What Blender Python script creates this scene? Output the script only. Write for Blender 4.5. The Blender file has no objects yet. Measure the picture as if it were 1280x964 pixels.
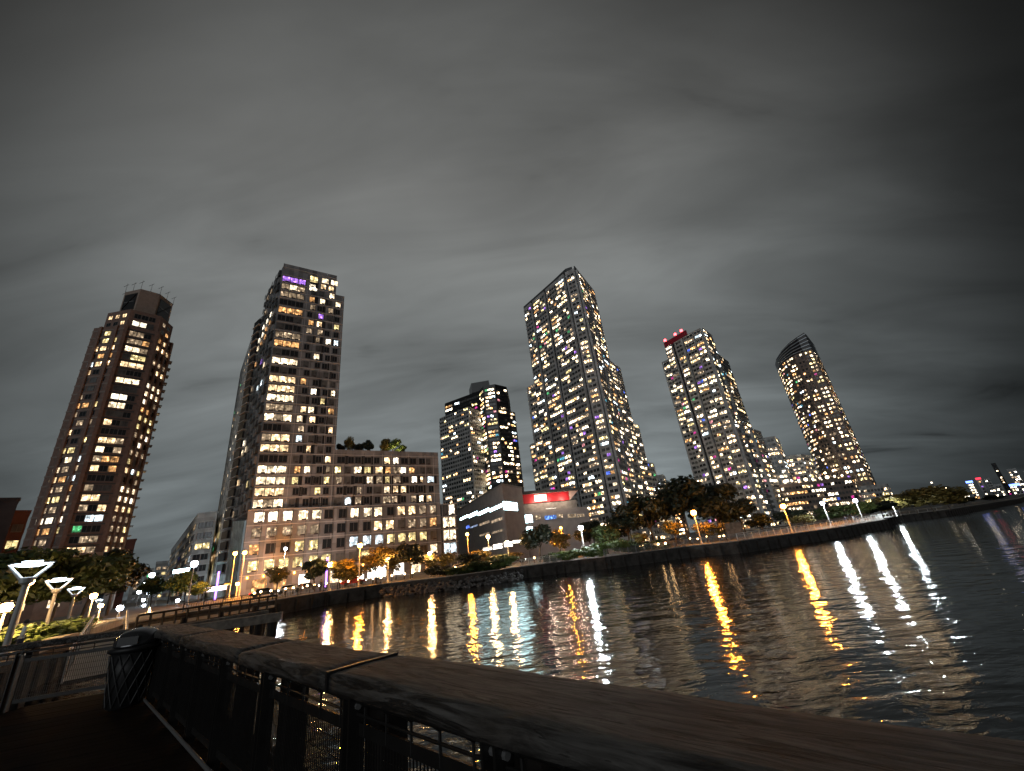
import bpy, bmesh, math, random
from mathutils import Vector, Matrix
from math import sin, cos, radians as R, pi, sqrt, tan, atan2, hypot
random.seed(7)
C = bpy.context.scene
COL = C.collection

# ------------------------------------------------------------------ camera
EYE = 4.0
FPX, CX, CY = 505.0, 640.0, 482.0            # lens measured on the 1280 x 964 photograph
_up = Vector((495-CX, -(-730-CY), -FPX)).normalized()
_f = Vector((0, 0, -1)); _h = (_f-_up*_f.dot(_up)).normalized(); _r = _h.cross(_up)
cam = bpy.data.cameras.new('camera'); camo = bpy.data.objects.new('camera', cam); COL.objects.link(camo)
camo.matrix_world = Matrix(((_r.x, _r.y, _r.z, 0), (_h.x, _h.y, _h.z, 0), (_up.x, _up.y, _up.z, EYE), (0, 0, 0, 1)))
cam.sensor_width = 36; cam.lens = FPX/1280*36; cam.clip_start = 0.05; cam.clip_end = 20000
C.camera = camo

# ------------------------------------------------------------------ world: overcast city night
C.world = bpy.data.worlds.new('World'); W = C.world; W.use_nodes = True
nt = W.node_tree; N = nt.nodes; L = nt.links
for n in list(N): N.remove(n)
def nn(t, **k):
    n = N.new(t)
    for a, b in k.items(): setattr(n, a, b)
    return n
def math_(op, a, b=None, c=None, clamp=False):
    n = nn('ShaderNodeMath', operation=op, use_clamp=clamp)
    for i, v in enumerate((a, b, c)):
        if v is None: continue
        if isinstance(v, (int, float)): n.inputs[i].default_value = v
        else: L.new(v, n.inputs[i])
    return n.outputs[0]
out = nn('ShaderNodeOutputWorld'); bg = nn('ShaderNodeBackground'); L.new(bg.outputs[0], out.inputs[0])
tc = nn('ShaderNodeTexCoord'); sep = nn('ShaderNodeSeparateXYZ'); L.new(tc.outputs['Generated'], sep.inputs[0])
zc = math_('MAXIMUM', sep.outputs[2], 0.0)
den = math_('ADD', zc, 0.22)
px_ = math_('DIVIDE', sep.outputs[0], den); py_ = math_('DIVIDE', sep.outputs[1], den)
comb = nn('ShaderNodeCombineXYZ'); L.new(px_, comb.inputs[0]); L.new(py_, comb.inputs[1])
mp = nn('ShaderNodeMapping'); mp.inputs['Rotation'].default_value = (0, 0, R(35)); mp.inputs['Scale'].default_value = (0.5, 1.5, 1); L.new(comb.outputs[0], mp.inputs[0])
n1 = nn('ShaderNodeTexNoise'); n1.inputs['Scale'].default_value = 0.9; n1.inputs['Detail'].default_value = 6; n1.inputs['Roughness'].default_value = .48; n1.inputs['Distortion'].default_value = .5; L.new(mp.outputs[0], n1.inputs['Vector'])
n2 = nn('ShaderNodeTexNoise'); n2.inputs['Scale'].default_value = 2.6; n2.inputs['Detail'].default_value = 5; n2.inputs['Roughness'].default_value = .5; n2.inputs['Distortion'].default_value = .8; L.new(mp.outputs[0], n2.inputs['Vector'])
# glow of the city under the cloud deck: brightest low over the towers, fading outward, with lens vignetting painted in too
gd = nn('ShaderNodeVectorMath', operation='DOT_PRODUCT'); L.new(tc.outputs['Generated'], gd.inputs[0])
ga, ge = R(-5), R(22)
gd.inputs[1].default_value = (sin(ga)*cos(ge), cos(ga)*cos(ge), sin(ge))
mr = nn('ShaderNodeMapRange', interpolation_type='SMOOTHSTEP'); L.new(gd.outputs['Value'], mr.inputs[0])
mr.inputs[1].default_value = .46; mr.inputs[2].default_value = 1.02; mr.inputs[3].default_value = .011; mr.inputs[4].default_value = .205
cl = math_('MULTIPLY_ADD', n1.outputs[0], 2.1, .0)
cl2 = math_('MULTIPLY_ADD', n2.outputs[0], 1.0, .52)
wm = nn('ShaderNodeMapRange', interpolation_type='SMOOTHSTEP'); L.new(n2.outputs[0], wm.inputs[0])
wm.inputs[1].default_value = .24; wm.inputs[2].default_value = .38; wm.inputs[3].default_value = .72; wm.inputs[4].default_value = 1.0
br = math_('MULTIPLY', math_('MULTIPLY', math_('MULTIPLY', mr.outputs[0], cl), cl2), wm.outputs[0])
el = nn('ShaderNodeMapRange'); L.new(sep.outputs[2], el.inputs[0]); el.inputs[1].default_value = .05; el.inputs[2].default_value = .75
mx = nn('ShaderNodeMix', data_type='RGBA'); L.new(el.outputs[0], mx.inputs[0])
mx.inputs[6].default_value = (.86, 1.0, 1.04, 1); mx.inputs[7].default_value = (.98, 1.0, .97, 1)
sc = nn('ShaderNodeVectorMath', operation='SCALE'); L.new(mx.outputs[2], sc.inputs[0]); L.new(br, sc.inputs[3])
sky = nn('ShaderNodeTexSky', sky_type='NISHITA'); sky.sun_disc = False; sky.sun_elevation = R(-6); sky.sun_rotation = R(200)
ss = nn('ShaderNodeVectorMath', operation='SCALE'); L.new(sky.outputs[0], ss.inputs[0]); ss.inputs[3].default_value = .05
ad = nn('ShaderNodeVectorMath', operation='ADD'); L.new(sc.outputs[0], ad.inputs[0]); L.new(ss.outputs[0], ad.inputs[1])
L.new(ad.outputs[0], bg.inputs[0]); bg.inputs[1].default_value = 1.0

# the lit city across the river, behind the viewer: one very soft, weak directional light
sl = bpy.data.lights.new('city_glow', 'SUN'); sl.energy = 0.60; sl.angle = R(50); sl.color = (.94, .98, 1)
so = bpy.data.objects.new('city_glow', sl); COL.objects.link(so)
so.rotation_euler = Vector((-.25, -1, .14)).normalized().to_track_quat('Z', 'Y').to_euler()

C.view_settings.view_transform = 'Standard'; C.view_settings.look = 'None'; C.view_settings.exposure = 0.0; C.view_settings.gamma = 1
C.render.engine = 'CYCLES'; C.cycles.use_denoising = True
try: C.cycles.denoiser = 'OPENIMAGEDENOISE'
except Exception: pass
C.cycles.max_bounces = 5; C.cycles.diffuse_bounces = 2; C.cycles.glossy_bounces = 4; C.cycles.transmission_bounces = 3
C.cycles.sample_clamp_indirect = 6; C.cycles.caustics_reflective = False; C.cycles.caustics_refractive = False
C.cycles.use_light_tree = True

# ------------------------------------------------------------------ helpers
def ray(x, y):
    d = Vector((x-CX, -(y-CY), -FPX)).normalized()
    return Vector((d.dot(_r), d.dot(_h), d.dot(_up)))
def az(x, y): r = ray(x, y); return math.degrees(atan2(r.x, r.y))
def tn(x, y): r = ray(x, y); return r.z/hypot(r.x, r.y)
def pt(a, d): return Vector((d*sin(R(a)), d*cos(R(a))))
def at(x, y, d): return pt(az(x, y), d)                       # ground position on the bearing of a sighting, d metres off
def zt(x, y, d): return EYE+tn(x, y)*d                         # height of that sighting there

MATS = {}
def M(name, col, rough=.7, metal=0., emit=None, es=0., noise=0., nscale=4., bump=0., bscale=20., spec=.5, sampling='AUTO', alpha=None):
    if name in MATS: return MATS[name]
    m = bpy.data.materials.new(name); m.use_nodes = True; t = m.node_tree; b = t.nodes['Principled BSDF']
    b.inputs['Base Color'].default_value = (*col, 1); b.inputs['Roughness'].default_value = rough; b.inputs['Metallic'].default_value = metal
    b.inputs['Specular IOR Level'].default_value = spec
    if noise:
        g = t.nodes.new('ShaderNodeNewGeometry'); n = t.nodes.new('ShaderNodeTexNoise'); n.inputs['Scale'].default_value = nscale; n.inputs['Detail'].default_value = 6
        t.links.new(g.outputs['Position'], n.inputs['Vector'])
        r = t.nodes.new('ShaderNodeMapRange'); r.inputs[1].default_value = .3; r.inputs[2].default_value = .7; r.inputs[3].default_value = 1-noise; r.inputs[4].default_value = 1+noise
        t.links.new(n.outputs[0], r.inputs[0])
        s = t.nodes.new('ShaderNodeVectorMath'); s.operation = 'SCALE'; s.inputs[0].default_value = col; t.links.new(r.outputs[0], s.inputs[3])
        t.links.new(s.outputs[0], b.inputs['Base Color'])
    if bump:
        g = t.nodes.new('ShaderNodeNewGeometry'); n = t.nodes.new('ShaderNodeTexNoise'); n.inputs['Scale'].default_value = bscale; n.inputs['Detail'].default_value = 5
        t.links.new(g.outputs['Position'], n.inputs['Vector'])
        bp = t.nodes.new('ShaderNodeBump'); bp.inputs['Strength'].default_value = bump; bp.inputs['Distance'].default_value = .05
        t.links.new(n.outputs[0], bp.inputs['Height']); t.links.new(bp.outputs[0], b.inputs['Normal'])
    if emit:
        b.inputs['Emission Color'].default_value = (*emit, 1); b.inputs['Emission Strength'].default_value = es
        m.cycles.emission_sampling = sampling
    MATS[name] = m; return m
def lit(name, col, es, contrast=.75, hot=4):
    """a lit room behind glass: lamp side, curtains and furniture break the light up"""
    if name in MATS: return MATS[name]
    m = M(name, (.03, .03, .03), .25, emit=col, es=es, sampling='NONE'); t = m.node_tree; b = t.nodes['Principled BSDF']
    g = t.nodes.new('ShaderNodeNewGeometry')
    sn = t.nodes.new('ShaderNodeVectorMath'); sn.operation = 'SNAP'; sn.inputs[1].default_value = (.62, .62, 1.5); t.links.new(g.outputs['Position'], sn.inputs[0])
    wn = t.nodes.new('ShaderNodeTexWhiteNoise'); wn.noise_dimensions = '3D'; t.links.new(sn.outputs[0], wn.inputs['Vector'])
    n = t.nodes.new('ShaderNodeTexNoise'); n.inputs['Scale'].default_value = .9; n.inputs['Detail'].default_value = 3; t.links.new(g.outputs['Position'], n.inputs['Vector'])
    r = t.nodes.new('ShaderNodeMapRange'); r.inputs[1].default_value = .34; r.inputs[2].default_value = .68; r.inputs[3].default_value = 1-contrast; r.inputs[4].default_value = 1+contrast
    t.links.new(n.outputs[0], r.inputs[0])
    a = t.nodes.new('ShaderNodeMath'); a.operation = 'MULTIPLY_ADD'; t.links.new(wn.outputs[0], a.inputs[0]); a.inputs[1].default_value = .7; a.inputs[2].default_value = .55
    c = t.nodes.new('ShaderNodeMath'); c.operation = 'MULTIPLY'; t.links.new(a.outputs[0], c.inputs[0]); t.links.new(r.outputs[0], c.inputs[1])
    d = t.nodes.new('ShaderNodeMath'); d.operation = 'MULTIPLY'; t.links.new(c.outputs[0], d.inputs[0]); d.inputs[1].default_value = es
    h_ = t.nodes.new('ShaderNodeTexNoise'); h_.inputs['Scale'].default_value = 1.1; h_.inputs['Detail'].default_value = 1; o_ = t.nodes.new('ShaderNodeVectorMath'); o_.operation = 'ADD'; o_.inputs[1].default_value = (37, 11, 5); t.links.new(g.outputs['Position'], o_.inputs[0]); t.links.new(o_.outputs[0], h_.inputs['Vector'])
    q_ = t.nodes.new('ShaderNodeMapRange'); q_.inputs[1].default_value = .57; q_.inputs[2].default_value = .66; q_.inputs[3].default_value = 1; q_.inputs[4].default_value = hot; t.links.new(h_.outputs[0], q_.inputs[0])
    z_ = t.nodes.new('ShaderNodeMath'); z_.operation = 'MULTIPLY'; t.links.new(d.outputs[0], z_.inputs[0]); t.links.new(q_.outputs[0], z_.inputs[1])
    t.links.new(z_.outputs[0], b.inputs['Emission Strength'])
    return m

class MB:
    def __init__(s): s.v = []; s.f = []; s.mi = []; s.mats = []
    def m(s, mat):
        if mat not in s.mats: s.mats.append(mat)
        return s.mats.index(mat)
    def face(s, pts, mat):
        i = len(s.v); s.v += [tuple(p) for p in pts]; s.f.append(tuple(range(i, i+len(pts)))); s.mi.append(s.m(mat))
    def box(s, c, ex, ey, ez, hx, hy, hz, mat):
        c = Vector(c); ex = Vector(ex); ey = Vector(ey); ez = Vector(ez); i = len(s.v)
        for a in (-1, 1):
            for b_ in (-1, 1):
                for d in (-1, 1): s.v.append(tuple(c+ex*(a*hx)+ey*(b_*hy)+ez*(d*hz)))
        for q in ((0, 1, 3, 2), (4, 6, 7, 5), (0, 4, 5, 1), (2, 3, 7, 6), (0, 2, 6, 4), (1, 5, 7, 3)):
            s.f.append(tuple(i+k for k in q)); s.mi.append(s.m(mat))
    def bar(s, a, b, w, h, mat):                 # box beam from a to b, h vertical size
        a = Vector(a); b = Vector(b); d = b-a; l = d.length; d = d/l
        if abs(d.z) > .98: e1 = Vector((1, 0, 0))
        else: e1 = Vector((d.y, -d.x, 0)).normalized()
        e2 = d.cross(e1)
        s.box((a+b)/2, d, e1, e2, l/2, w/2, h/2, mat)
    def tube(s, a, b, r0, r1, mat, n=8, cap=True):
        a = Vector(a); b = Vector(b); d = (b-a).normalized()
        e1 = d.orthogonal().normalized(); e2 = d.cross(e1); i = len(s.v)
        for p, r in ((a, r0), (b, r1)):
            for k in range(n):
                t = 2*pi*k/n; s.v.append(tuple(p+e1*(r*cos(t))+e2*(r*sin(t))))
        mi = s.m(mat)
        for k in range(n): s.f.append((i+k, i+(k+1) % n, i+n+(k+1) % n, i+n+k)); s.mi.append(mi)
        if cap:
            s.f.append(tuple(i+n-1-k for k in range(n))); s.mi.append(mi); s.f.append(tuple(i+n+k for k in range(n))); s.mi.append(mi)
    def lathe(s, c, prof, mat, n=16):
        c = Vector(c); i = len(s.v); mi = s.m(mat)
        for r, z in prof:
            for k in range(n): t = 2*pi*k/n; s.v.append((c.x+r*cos(t), c.y+r*sin(t), c.z+z))
        for j in range(len(prof)-1):
            for k in range(n):
                s.f.append((i+j*n+k, i+j*n+(k+1) % n, i+(j+1)*n+(k+1) % n, i+(j+1)*n+k)); s.mi.append(mi)
    def ball(s, c, r, mat, n=12, sz=1.):
        s.lathe(c, [(r*max(sin(pi*j/8), .001), -r*sz*cos(pi*j/8)) for j in range(9)], mat, n)
    def prism(s, poly, z0, z1, mat, top=None, z1f=None):
        n = len(poly); 
        if sum(poly[i].x*poly[(i+1) % n].y-poly[(i+1) % n].x*poly[i].y for i in range(n)) < 0: poly = poly[::-1]
        zz = [z1 if z1f is None else z1f(p) for p in poly]
        for i in range(n):
            j = (i+1) % n; a, b = poly[i], poly[j]
            s.face([(a.x, a.y, z0), (b.x, b.y, z0), (b.x, b.y, zz[j]), (a.x, a.y, zz[i])], mat)
        s.face([(p.x, p.y, zz[i]) for i, p in enumerate(poly)], top or mat)
        s.face([(p.x, p.y, z0) for p in reversed(poly)], mat)
    def mesh(s, name):
        me = bpy.data.meshes.new(name); me.from_pydata(s.v, [], s.f)
        for m in s.mats: me.materials.append(m)
        me.polygons.foreach_set('material_index', s.mi); me.update(); return me
    def build(s, name, parent=None, smooth=False, loc=None):
        me = s.mesh(name)
        if smooth: me.polygons.foreach_set('use_smooth', [True]*len(me.polygons))
        o = bpy.data.objects.new(name, me); COL.objects.link(o)
        if loc is not None: o.location = loc
        if parent: o.parent = parent
        return o
def tag(o, label, cat, group=None, kind=None):
    o['label'] = label; o['category'] = cat
    if group: o['group'] = group
    if kind: o['kind'] = kind
    return o
def empty(name, loc=(0, 0, 0), rz=0):
    o = bpy.data.objects.new(name, None); COL.objects.link(o); o.location = loc; o.rotation_euler = (0, 0, rz); o.empty_display_size = .5; return o
def struct(o, label, cat): return tag(o, label, cat, kind='structure')
def copy_tree(o, parent=None):
    c = o.copy(); COL.objects.link(c)
    if parent: c.parent = parent
    for ch in [x for x in COL.objects if x.parent == o]: copy_tree(ch, c)
    return c

# ------------------------------------------------------------------ materials
conc = M('concrete', (.30, .28, .26), .85, noise=.25, nscale=.8)
conc_d = M('dark_concrete', (.10, .095, .09), .9, noise=.35, nscale=1.5, bump=.4, bscale=6)
asph = M('asphalt', (.05, .05, .05), .85, noise=.3, nscale=1)
brick = M('red_brick', (.21, .135, .11), .85, noise=.2, nscale=1.2)
grey_p = M('grey_panel', (.22, .225, .235), .55, noise=.18, nscale=.5)
grey_l = M('pale_panel', (.52, .52, .52), .6, noise=.1, nscale=.5)
grey_m = M('mid_grey_cladding', (.44, .45, .45), .6, noise=.15, nscale=.3)
dark_p = M('dark_panel', (.07, .075, .08), .4, noise=.2, nscale=.6)
def paneltone(m, sx, sz, amt):
    t = m.node_tree; b = t.nodes['Principled BSDF']; l = b.inputs['Base Color'].links[0].from_socket
    g = t.nodes.new('ShaderNodeNewGeometry'); sn = t.nodes.new('ShaderNodeVectorMath'); sn.operation = 'SNAP'; sn.inputs[1].default_value = (sx, 60., sz); t.links.new(g.outputs['Position'], sn.inputs[0])
    wn = t.nodes.new('ShaderNodeTexWhiteNoise'); t.links.new(sn.outputs[0], wn.inputs['Vector'])
    a = t.nodes.new('ShaderNodeMath'); a.operation = 'MULTIPLY_ADD'; t.links.new(wn.outputs[0], a.inputs[0]); a.inputs[1].default_value = 2*amt; a.inputs[2].default_value = 1-amt
    v = t.nodes.new('ShaderNodeVectorMath'); v.operation = 'SCALE'; t.links.new(l, v.inputs[0]); t.links.new(a.outputs[0], v.inputs[3]); t.links.new(v.outputs[0], b.inputs['Base Color'])
paneltone(grey_p, 1.18, 3.07, .35); paneltone(grey_m, 1.9, 1.5, .28)
black_p = M('black_cladding', (.02, .021, .023), .35)
brown_p = M('brown_cladding', (.24, .19, .165), .7, noise=.2, nscale=.5)
steel_d = M('dark_steel', (.028, .027, .026), .42, .35, noise=.2, nscale=8)
steel_g = M('grey_steel', (.30, .30, .30), .4, .5)
pole_m = M('lamp_pole', (.45, .45, .44), .5, .2)
white_p = M('white_paint', (.75, .75, .73), .5)
glass_d = M('dark_glass', (.025, .03, .035), .12, spec=.8)
glass_b = M('curtained_glass', (.10, .105, .105), .3, noise=.5, nscale=.6)
frame_m = M('window_frame', (.16, .16, .16), .5)
frame_l = M('pale_window_frame', (.38, .37, .36), .5)
louver = M('vent_louver', (.035, .02, .02), .6)
roof_m = M('roof_gravel', (.12, .12, .12), .9)
bark = M('bark', (.07, .055, .04), .9, noise=.3, nscale=3)
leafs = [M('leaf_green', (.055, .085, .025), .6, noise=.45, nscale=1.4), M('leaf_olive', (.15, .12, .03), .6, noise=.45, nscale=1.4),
         M('leaf_deep', (.014, .022, .010), .6, noise=.4, nscale=1.4), M('leaf_pale', (.14, .21, .06), .6, noise=.4, nscale=1.4)]  # olive and pale carry lamp light in their colour, deep the unlit dark
LW = [lit('room_warm', (1, .68, .36), 1.5), lit('room_cream', (1, .78, .50), 1.7), lit('room_bright', (1, .86, .64), 2.6, .5),
      lit('room_orange', (1, .50, .18), .8), lit('room_dim', (1, .72, .45), .33), lit('room_cool', (.78, .93, 1), 1.5, .6), lit('room_yellow', (1, .78, .34), 1.0)]
LX = [lit('room_blue', (.10, .20, 1), 1.1), lit('room_cyan', (.15, .65, .9), .7), lit('room_violet', (.50, .22, 1), .9), lit('room_pink', (1, .38, .42), .9), lit('room_magenta', (.85, .06, .4), .8), lit('room_green', (.15, .8, .3), .6)]
bright = M('shop_light', (.8, .8, .8), .5, emit=(1, .90, .76), es=6, sampling='NONE')
tube_w = M('ceiling_light_wall', (.8, .8, .8), .5, emit=(.60, .95, 1), es=16, sampling='NONE')
b_white = M('bulb_white', (.9, .9, .9), .4, emit=(.80, .92, 1), es=36)
b_dist = M('bulb_white_distant', (.9, .9, .9), .4, emit=(.80, .88, 1), es=45)
b_warm = M('bulb_warm', (.9, .9, .9), .4, emit=(1, .56, .22), es=80)
b_sod = M('bulb_sodium', (.9, .9, .9), .4, emit=(1, .30, .03), es=110)
b_red = M('bulb_red', (.9, .1, .1), .4, emit=(1, .05, .06), es=14)
b_vio = M('tube_violet', (.5, .3, .9), .4, emit=(.38, .16, 1), es=5)
b_blu = M('tube_blue', (.3, .3, .9), .4, emit=(.14, .25, 1), es=5)

LW_NEAR, LX_NEAR = LW, LX
LW_FAR = [lit(n_+'_far', c_, e_, .75, 18) for n_, c_, e_ in (('room_warm', (1, .68, .36), 1.5), ('room_cream', (1, .78, .50), 1.7), ('room_bright', (1, .86, .64), 2.2), ('room_orange', (1, .50, .18), .8), ('room_dim', (1, .72, .45), .33), ('room_cool', (.78, .93, 1), 1.5), ('room_yellow', (1, .78, .34), 1.0))]
ODD = 0
def pick(prob, warm=(5, 5, 2, 4, 6, 1.4, 3), odd=.045):
    if random.random() > prob: return glass_d if random.random() < .6 else glass_b
    if random.random() < max(odd, ODD): return random.choice(LX)
    return random.choices(LW, warm)[0]

# ------------------------------------------------------------------ buildings
def outward(poly, i):
    n = len(poly); a, b = poly[i], poly[(i+1) % n]
    t = (b-a).normalized(); nr = Vector((t.y, -t.x)); cen = sum(poly, Vector((0, 0)))/n
    if nr.dot((a+b)/2-cen) < 0: nr = -nr
    return a, b, t, nr
def win_into(mb, c, t, nr, w, h, mat, fr, style):
    """one window: pane set in a raised frame"""
    T = Vector((t.x, t.y, 0)); O = Vector((nr.x, nr.y, 0)); Z = Vector((0, 0, 1)); c = Vector(c)
    def q(x0, x1, z0, z1, o, m): mb.face([c+T*x0+Z*z0+O*o, c+T*x1+Z*z0+O*o, c+T*x1+Z*z1+O*o, c+T*x0+Z*z1+O*o], m)
    q(-w/2, w/2, -h/2, h/2, .03, mat)
    f = .09
    if style in ('framed', 'vent'):
        mb.box(c+Z*(h/2)+O*.05, T, O, Z, w/2+f/2, .05, f/2, fr); mb.box(c-Z*(h/2)+O*.06, T, O, Z, w/2+f, .07, f/2, fr)
        mb.box(c+T*(w/2)+O*.05, T, O, Z, f/2, .048, h/2-f/2, fr); mb.box(c-T*(w/2)+O*.05, T, O, Z, f/2, .048, h/2-f/2, fr)
        k = 2 if w > 2.6 else 1
        for j in range(k):
            mb.box(c+T*(w*((j+1)/(k+1)-.5+.0))+O*.05, T, O, Z, f*.35, .03, h/2-f/2, fr)
    else:
        mb.box(c-Z*(h/2)+O*.05, T, O, Z, w/2, .05, .05, fr); mb.box(c+O*.05, T, O, Z, .04, .03, h/2-.06, fr)
    if style == 'vent':
        mb.box(c-Z*(h/2+.0-.16)+T*(w*.12)+O*.10, T, O, Z, w*.24, .04, .17, louver)

class Building:
    def __init__(s, name, label, cat='building', group=None):
        s.root = empty(name); tag(s.root, label, cat, group); s.wins = []; s.name = name
    def wall(s, mb, name='wall'): return mb.build(name, s.root)
    def face(s, a, b, nr, z0, z1, fh, bay, w, h, prob, style='plain', fr=None, jitter=0., off=.0, sk=None, choose=None, sill=.55, edge=.5, maxw=None):
        """regular rows of windows on the wall from a to b"""
        t = (b-a).normalized(); ln = (b-a).length; nb = max(1, int((ln-edge)/bay)); m = (ln-nb*bay)/2
        nf = int((z1-z0+.3)/fh)
        for k in range(nf):
            run = None; left = 0
            for j in range(nb):
                if sk and sk(k, j, nf, nb): continue
                x = m+(j+.5)*bay+(random.uniform(-jitter, jitter) if jitter else 0)
                if left <= 0: run = pick(prob); left = 1 if run in LX else random.choice((1, 1, 1, 2, 2, 3))
                left -= 1
                mat = run
                if choose:
                    c_ = choose(k, j, nf, nb)
                    if c_: mat = c_
                p = a+t*x+nr*off
                hh = h
                s.wins.append((Vector((p.x, p.y, z0+k*fh+sill+hh/2)), t, nr, w, hh, mat, fr or frame_m, style))
    def finish(s, nmax=100, part='window'):
        # the hundred windows that show largest are parts of their own, the rest one piece
        def size(wn):
            c, t, nr, w, h = wn[:5]; v = Vector((0, 0, EYE))-c; d = v.length
            lit_ = 1.0
            az_ = math.degrees(atan2(c.x, c.y))
            low = .2 if c.z < 9 else 1.
            return w*h*max(.02, (v/d).dot(Vector((nr.x, nr.y, 0))))/(d*d)*lit_*low
        s.wins.sort(key=size, reverse=True)
        cache = {}
        for wn in s.wins[:nmax]:
            c, t, nr, w, h, mat, fr, style = wn
            key = (round(w, 2), round(h, 2), mat.name, fr.name, style)
            if key not in cache:
                mb = MB(); win_into(mb, (0, 0, 0), Vector((1, 0)), Vector((0, -1)), w, h, mat, fr, style); cache[key] = mb.mesh(part)
            o = bpy.data.objects.new(part, cache[key]); COL.objects.link(o); o.parent = s.root
            o.location = c; o.rotation_euler = (0, 0, atan2(nr.x, -nr.y))
        if len(s.wins) > nmax:
            mb = MB()
            for wn in s.wins[nmax:]: win_into(mb, *wn)
            o = mb.build('upper_windows', s.root); o['kind'] = 'stuff'
def bands(mb, a, b, nr, z0, z1, fh, proud, th, mat, first=0):
    t = (b-a).normalized(); k = first
    while z0+k*fh <= z1+.01:
        c = (a+b)/2+nr*(proud/2-.02)
        mb.box((c.x, c.y, z0+k*fh), (t.x, t.y, 0), (nr.x, nr.y, 0), (0, 0, 1), (b-a).length/2+proud*.5, proud/2+.02, th/2, mat); k += 1
def piers(mb, a, b, nr, z0, z1, bay, proud, wd, mat, edge=.5):
    t = (b-a).normalized(); ln = (b-a).length; nb = max(1, int((ln-edge)/bay)); m = (ln-nb*bay)/2
    for j in range(nb+1):
        c = a+t*(m+j*bay)+nr*(proud/2-.02)
        mb.box((c.x, c.y, (z0+z1)/2), (t.x, t.y, 0), (nr.x, nr.y, 0), (0, 0, 1), wd/2, proud/2+.02, (z1-z0)/2-.01, mat)
def facing(a, b, nr): 
    c = (a+b)/2; return nr.dot(-c) > -.12*c.length
GZ = 1.8                                           # level of the ground ashore

# ---- ground, water --------------------------------------------------------------------------
shore = [(-40, -60), (-21, 14), (-41, 43), (-43, 54), (-35, 59), (-32, 67), (-25, 72), (-13, 69), (-2, 75), (5, 77), (12, 74), (27, 78),
         (34, 73), (57, 83), (80, 100), (84, 112), (112, 133), (126, 134), (222, 200), (520, 452), (3200, 2700)]
shore = [Vector(p) for p in shore]
mb = MB()
poly = shore+[Vector((3200, 7000)), Vector((-5000, 7000)), Vector((-5000, -60))]
bm = bmesh.new(); vs = [bm.verts.new((p.x, p.y, GZ)) for p in poly]; bm.faces.new(vs); bmesh.ops.triangulate(bm, faces=bm.faces[:])
if bm.faces[:][0].normal.z < 0: bmesh.ops.reverse_faces(bm, faces=bm.faces[:])
me = bpy.data.meshes.new('ground'); bm.to_mesh(me); bm.free()
paving = M('paving', (.09, .085, .08), .8, noise=.3, nscale=.25, bump=.3, bscale=3); me.materials.append(paving)
g = bpy.data.objects.new('ground', me); COL.objects.link(g); struct(g, 'paved waterfront ground behind the sea wall', 'ground')

wat = bpy.data.materials.new('river_water'); wat.use_nodes = True; t = wat.node_tree; b = t.nodes['Principled BSDF']
b.inputs['Base Color'].default_value = (.004, .005, .005, 1); b.inputs['Roughness'].default_value = .085; b.inputs['IOR'].default_value = 1.33; b.inputs['Specular IOR Level'].default_value = .31
g_ = t.nodes.new('ShaderNodeNewGeometry'); mpn = t.nodes.new('ShaderNodeMapping'); mpn.inputs['Rotation'].default_value = (0, 0, R(-14)); mpn.inputs['Scale'].default_value = (.55, 1., 1.)
t.links.new(g_.outputs['Position'], mpn.inputs[0])
w1 = t.nodes.new('ShaderNodeTexNoise'); w1.inputs['Scale'].default_value = .55; w1.inputs['Detail'].default_value = 3; w1.inputs['Roughness'].default_value = .5; t.links.new(mpn.outputs[0], w1.inputs['Vector'])
w2 = t.nodes.new('ShaderNodeTexNoise'); w2.inputs['Scale'].default_value = 2.3; w2.inputs['Detail'].default_value = 3; w2.inputs['Distortion'].default_value = .6; t.links.new(mpn.outputs[0], w2.inputs['Vector'])
a1 = t.nodes.new('ShaderNodeMath'); a1.operation = 'MULTIPLY_ADD'; t.links.new(w2.outputs[0], a1.inputs[0]); a1.inputs[1].default_value = .22; t.links.new(w1.outputs[0], a1.inputs[2])
bp = t.nodes.new('ShaderNodeBump'); bp.inputs['Strength'].default_value = 1.0; bp.inputs['Distance'].default_value = .13; t.links.new(a1.outputs[0], bp.inputs['Height']); t.links.new(bp.outputs[0], b.inputs['Normal'])
mb = MB(); mb.face([(-600, -400, 0), (6000, -400, 0), (6000, 5000, 0), (-600, 5000, 0)], wat)
struct(mb.build('water'), 'dark rippled river water carrying long streaks of reflected light', 'water')

# sea wall: stone bulkhead with a coping, built in stretches
stone = M('bulkhead_stone', (.05, .046, .042), .9, noise=.4, nscale=1.2, bump=.6, bscale=3)
coping = M('coping_stone', (.32, .30, .27), .8, noise=.25, nscale=2)
timber_d = M('dark_timber', (.028, .023, .02), .85, noise=.4, nscale=3)
def seawall(i0, i1, label, mat=stone, hgt=.12):
    r = empty('sea_wall'); tag(r, label, 'sea wall', 'stretches of the sea wall')
    mb = MB(); mc = MB()
    for i in range(i0, i1):
        a, b = shore[i], shore[i+1]; t = (b-a).normalized(); n = Vector((t.y, -t.x))
        c = (a+b)/2; l = (b-a).length/2
        mb.box((c.x+n.x*.3, c.y+n.y*.3, (GZ-1.2)/2), (t.x, t.y, 0), (n.x, n.y, 0), (0, 0, 1), l+.1, .3, (GZ+1.2)/2, mat)
        mc.box((c.x+n.x*.25, c.y+n.y*.25, GZ+hgt/2+.004), (t.x, t.y, 0), (n.x, n.y, 0), (0, 0, 1), l+.2, .45, hgt/2, coping)
        k = 0
        while k*2.6 < 2*l:                       # timber fender piles
            p = a+t*(k*2.6+.6)+n*.75
            if i1-i0 < 9: mb.tube((p.x, p.y, -1), (p.x, p.y, GZ-.25-.3*random.random()), .16, .15, timber_d, 7)
            k += 1
    mb.build('wall_face', r); mc.build('coping', r)
seawall(0, 2, 'low dark wall beside the white lamps, at the left edge', hgt=.5)
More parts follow.
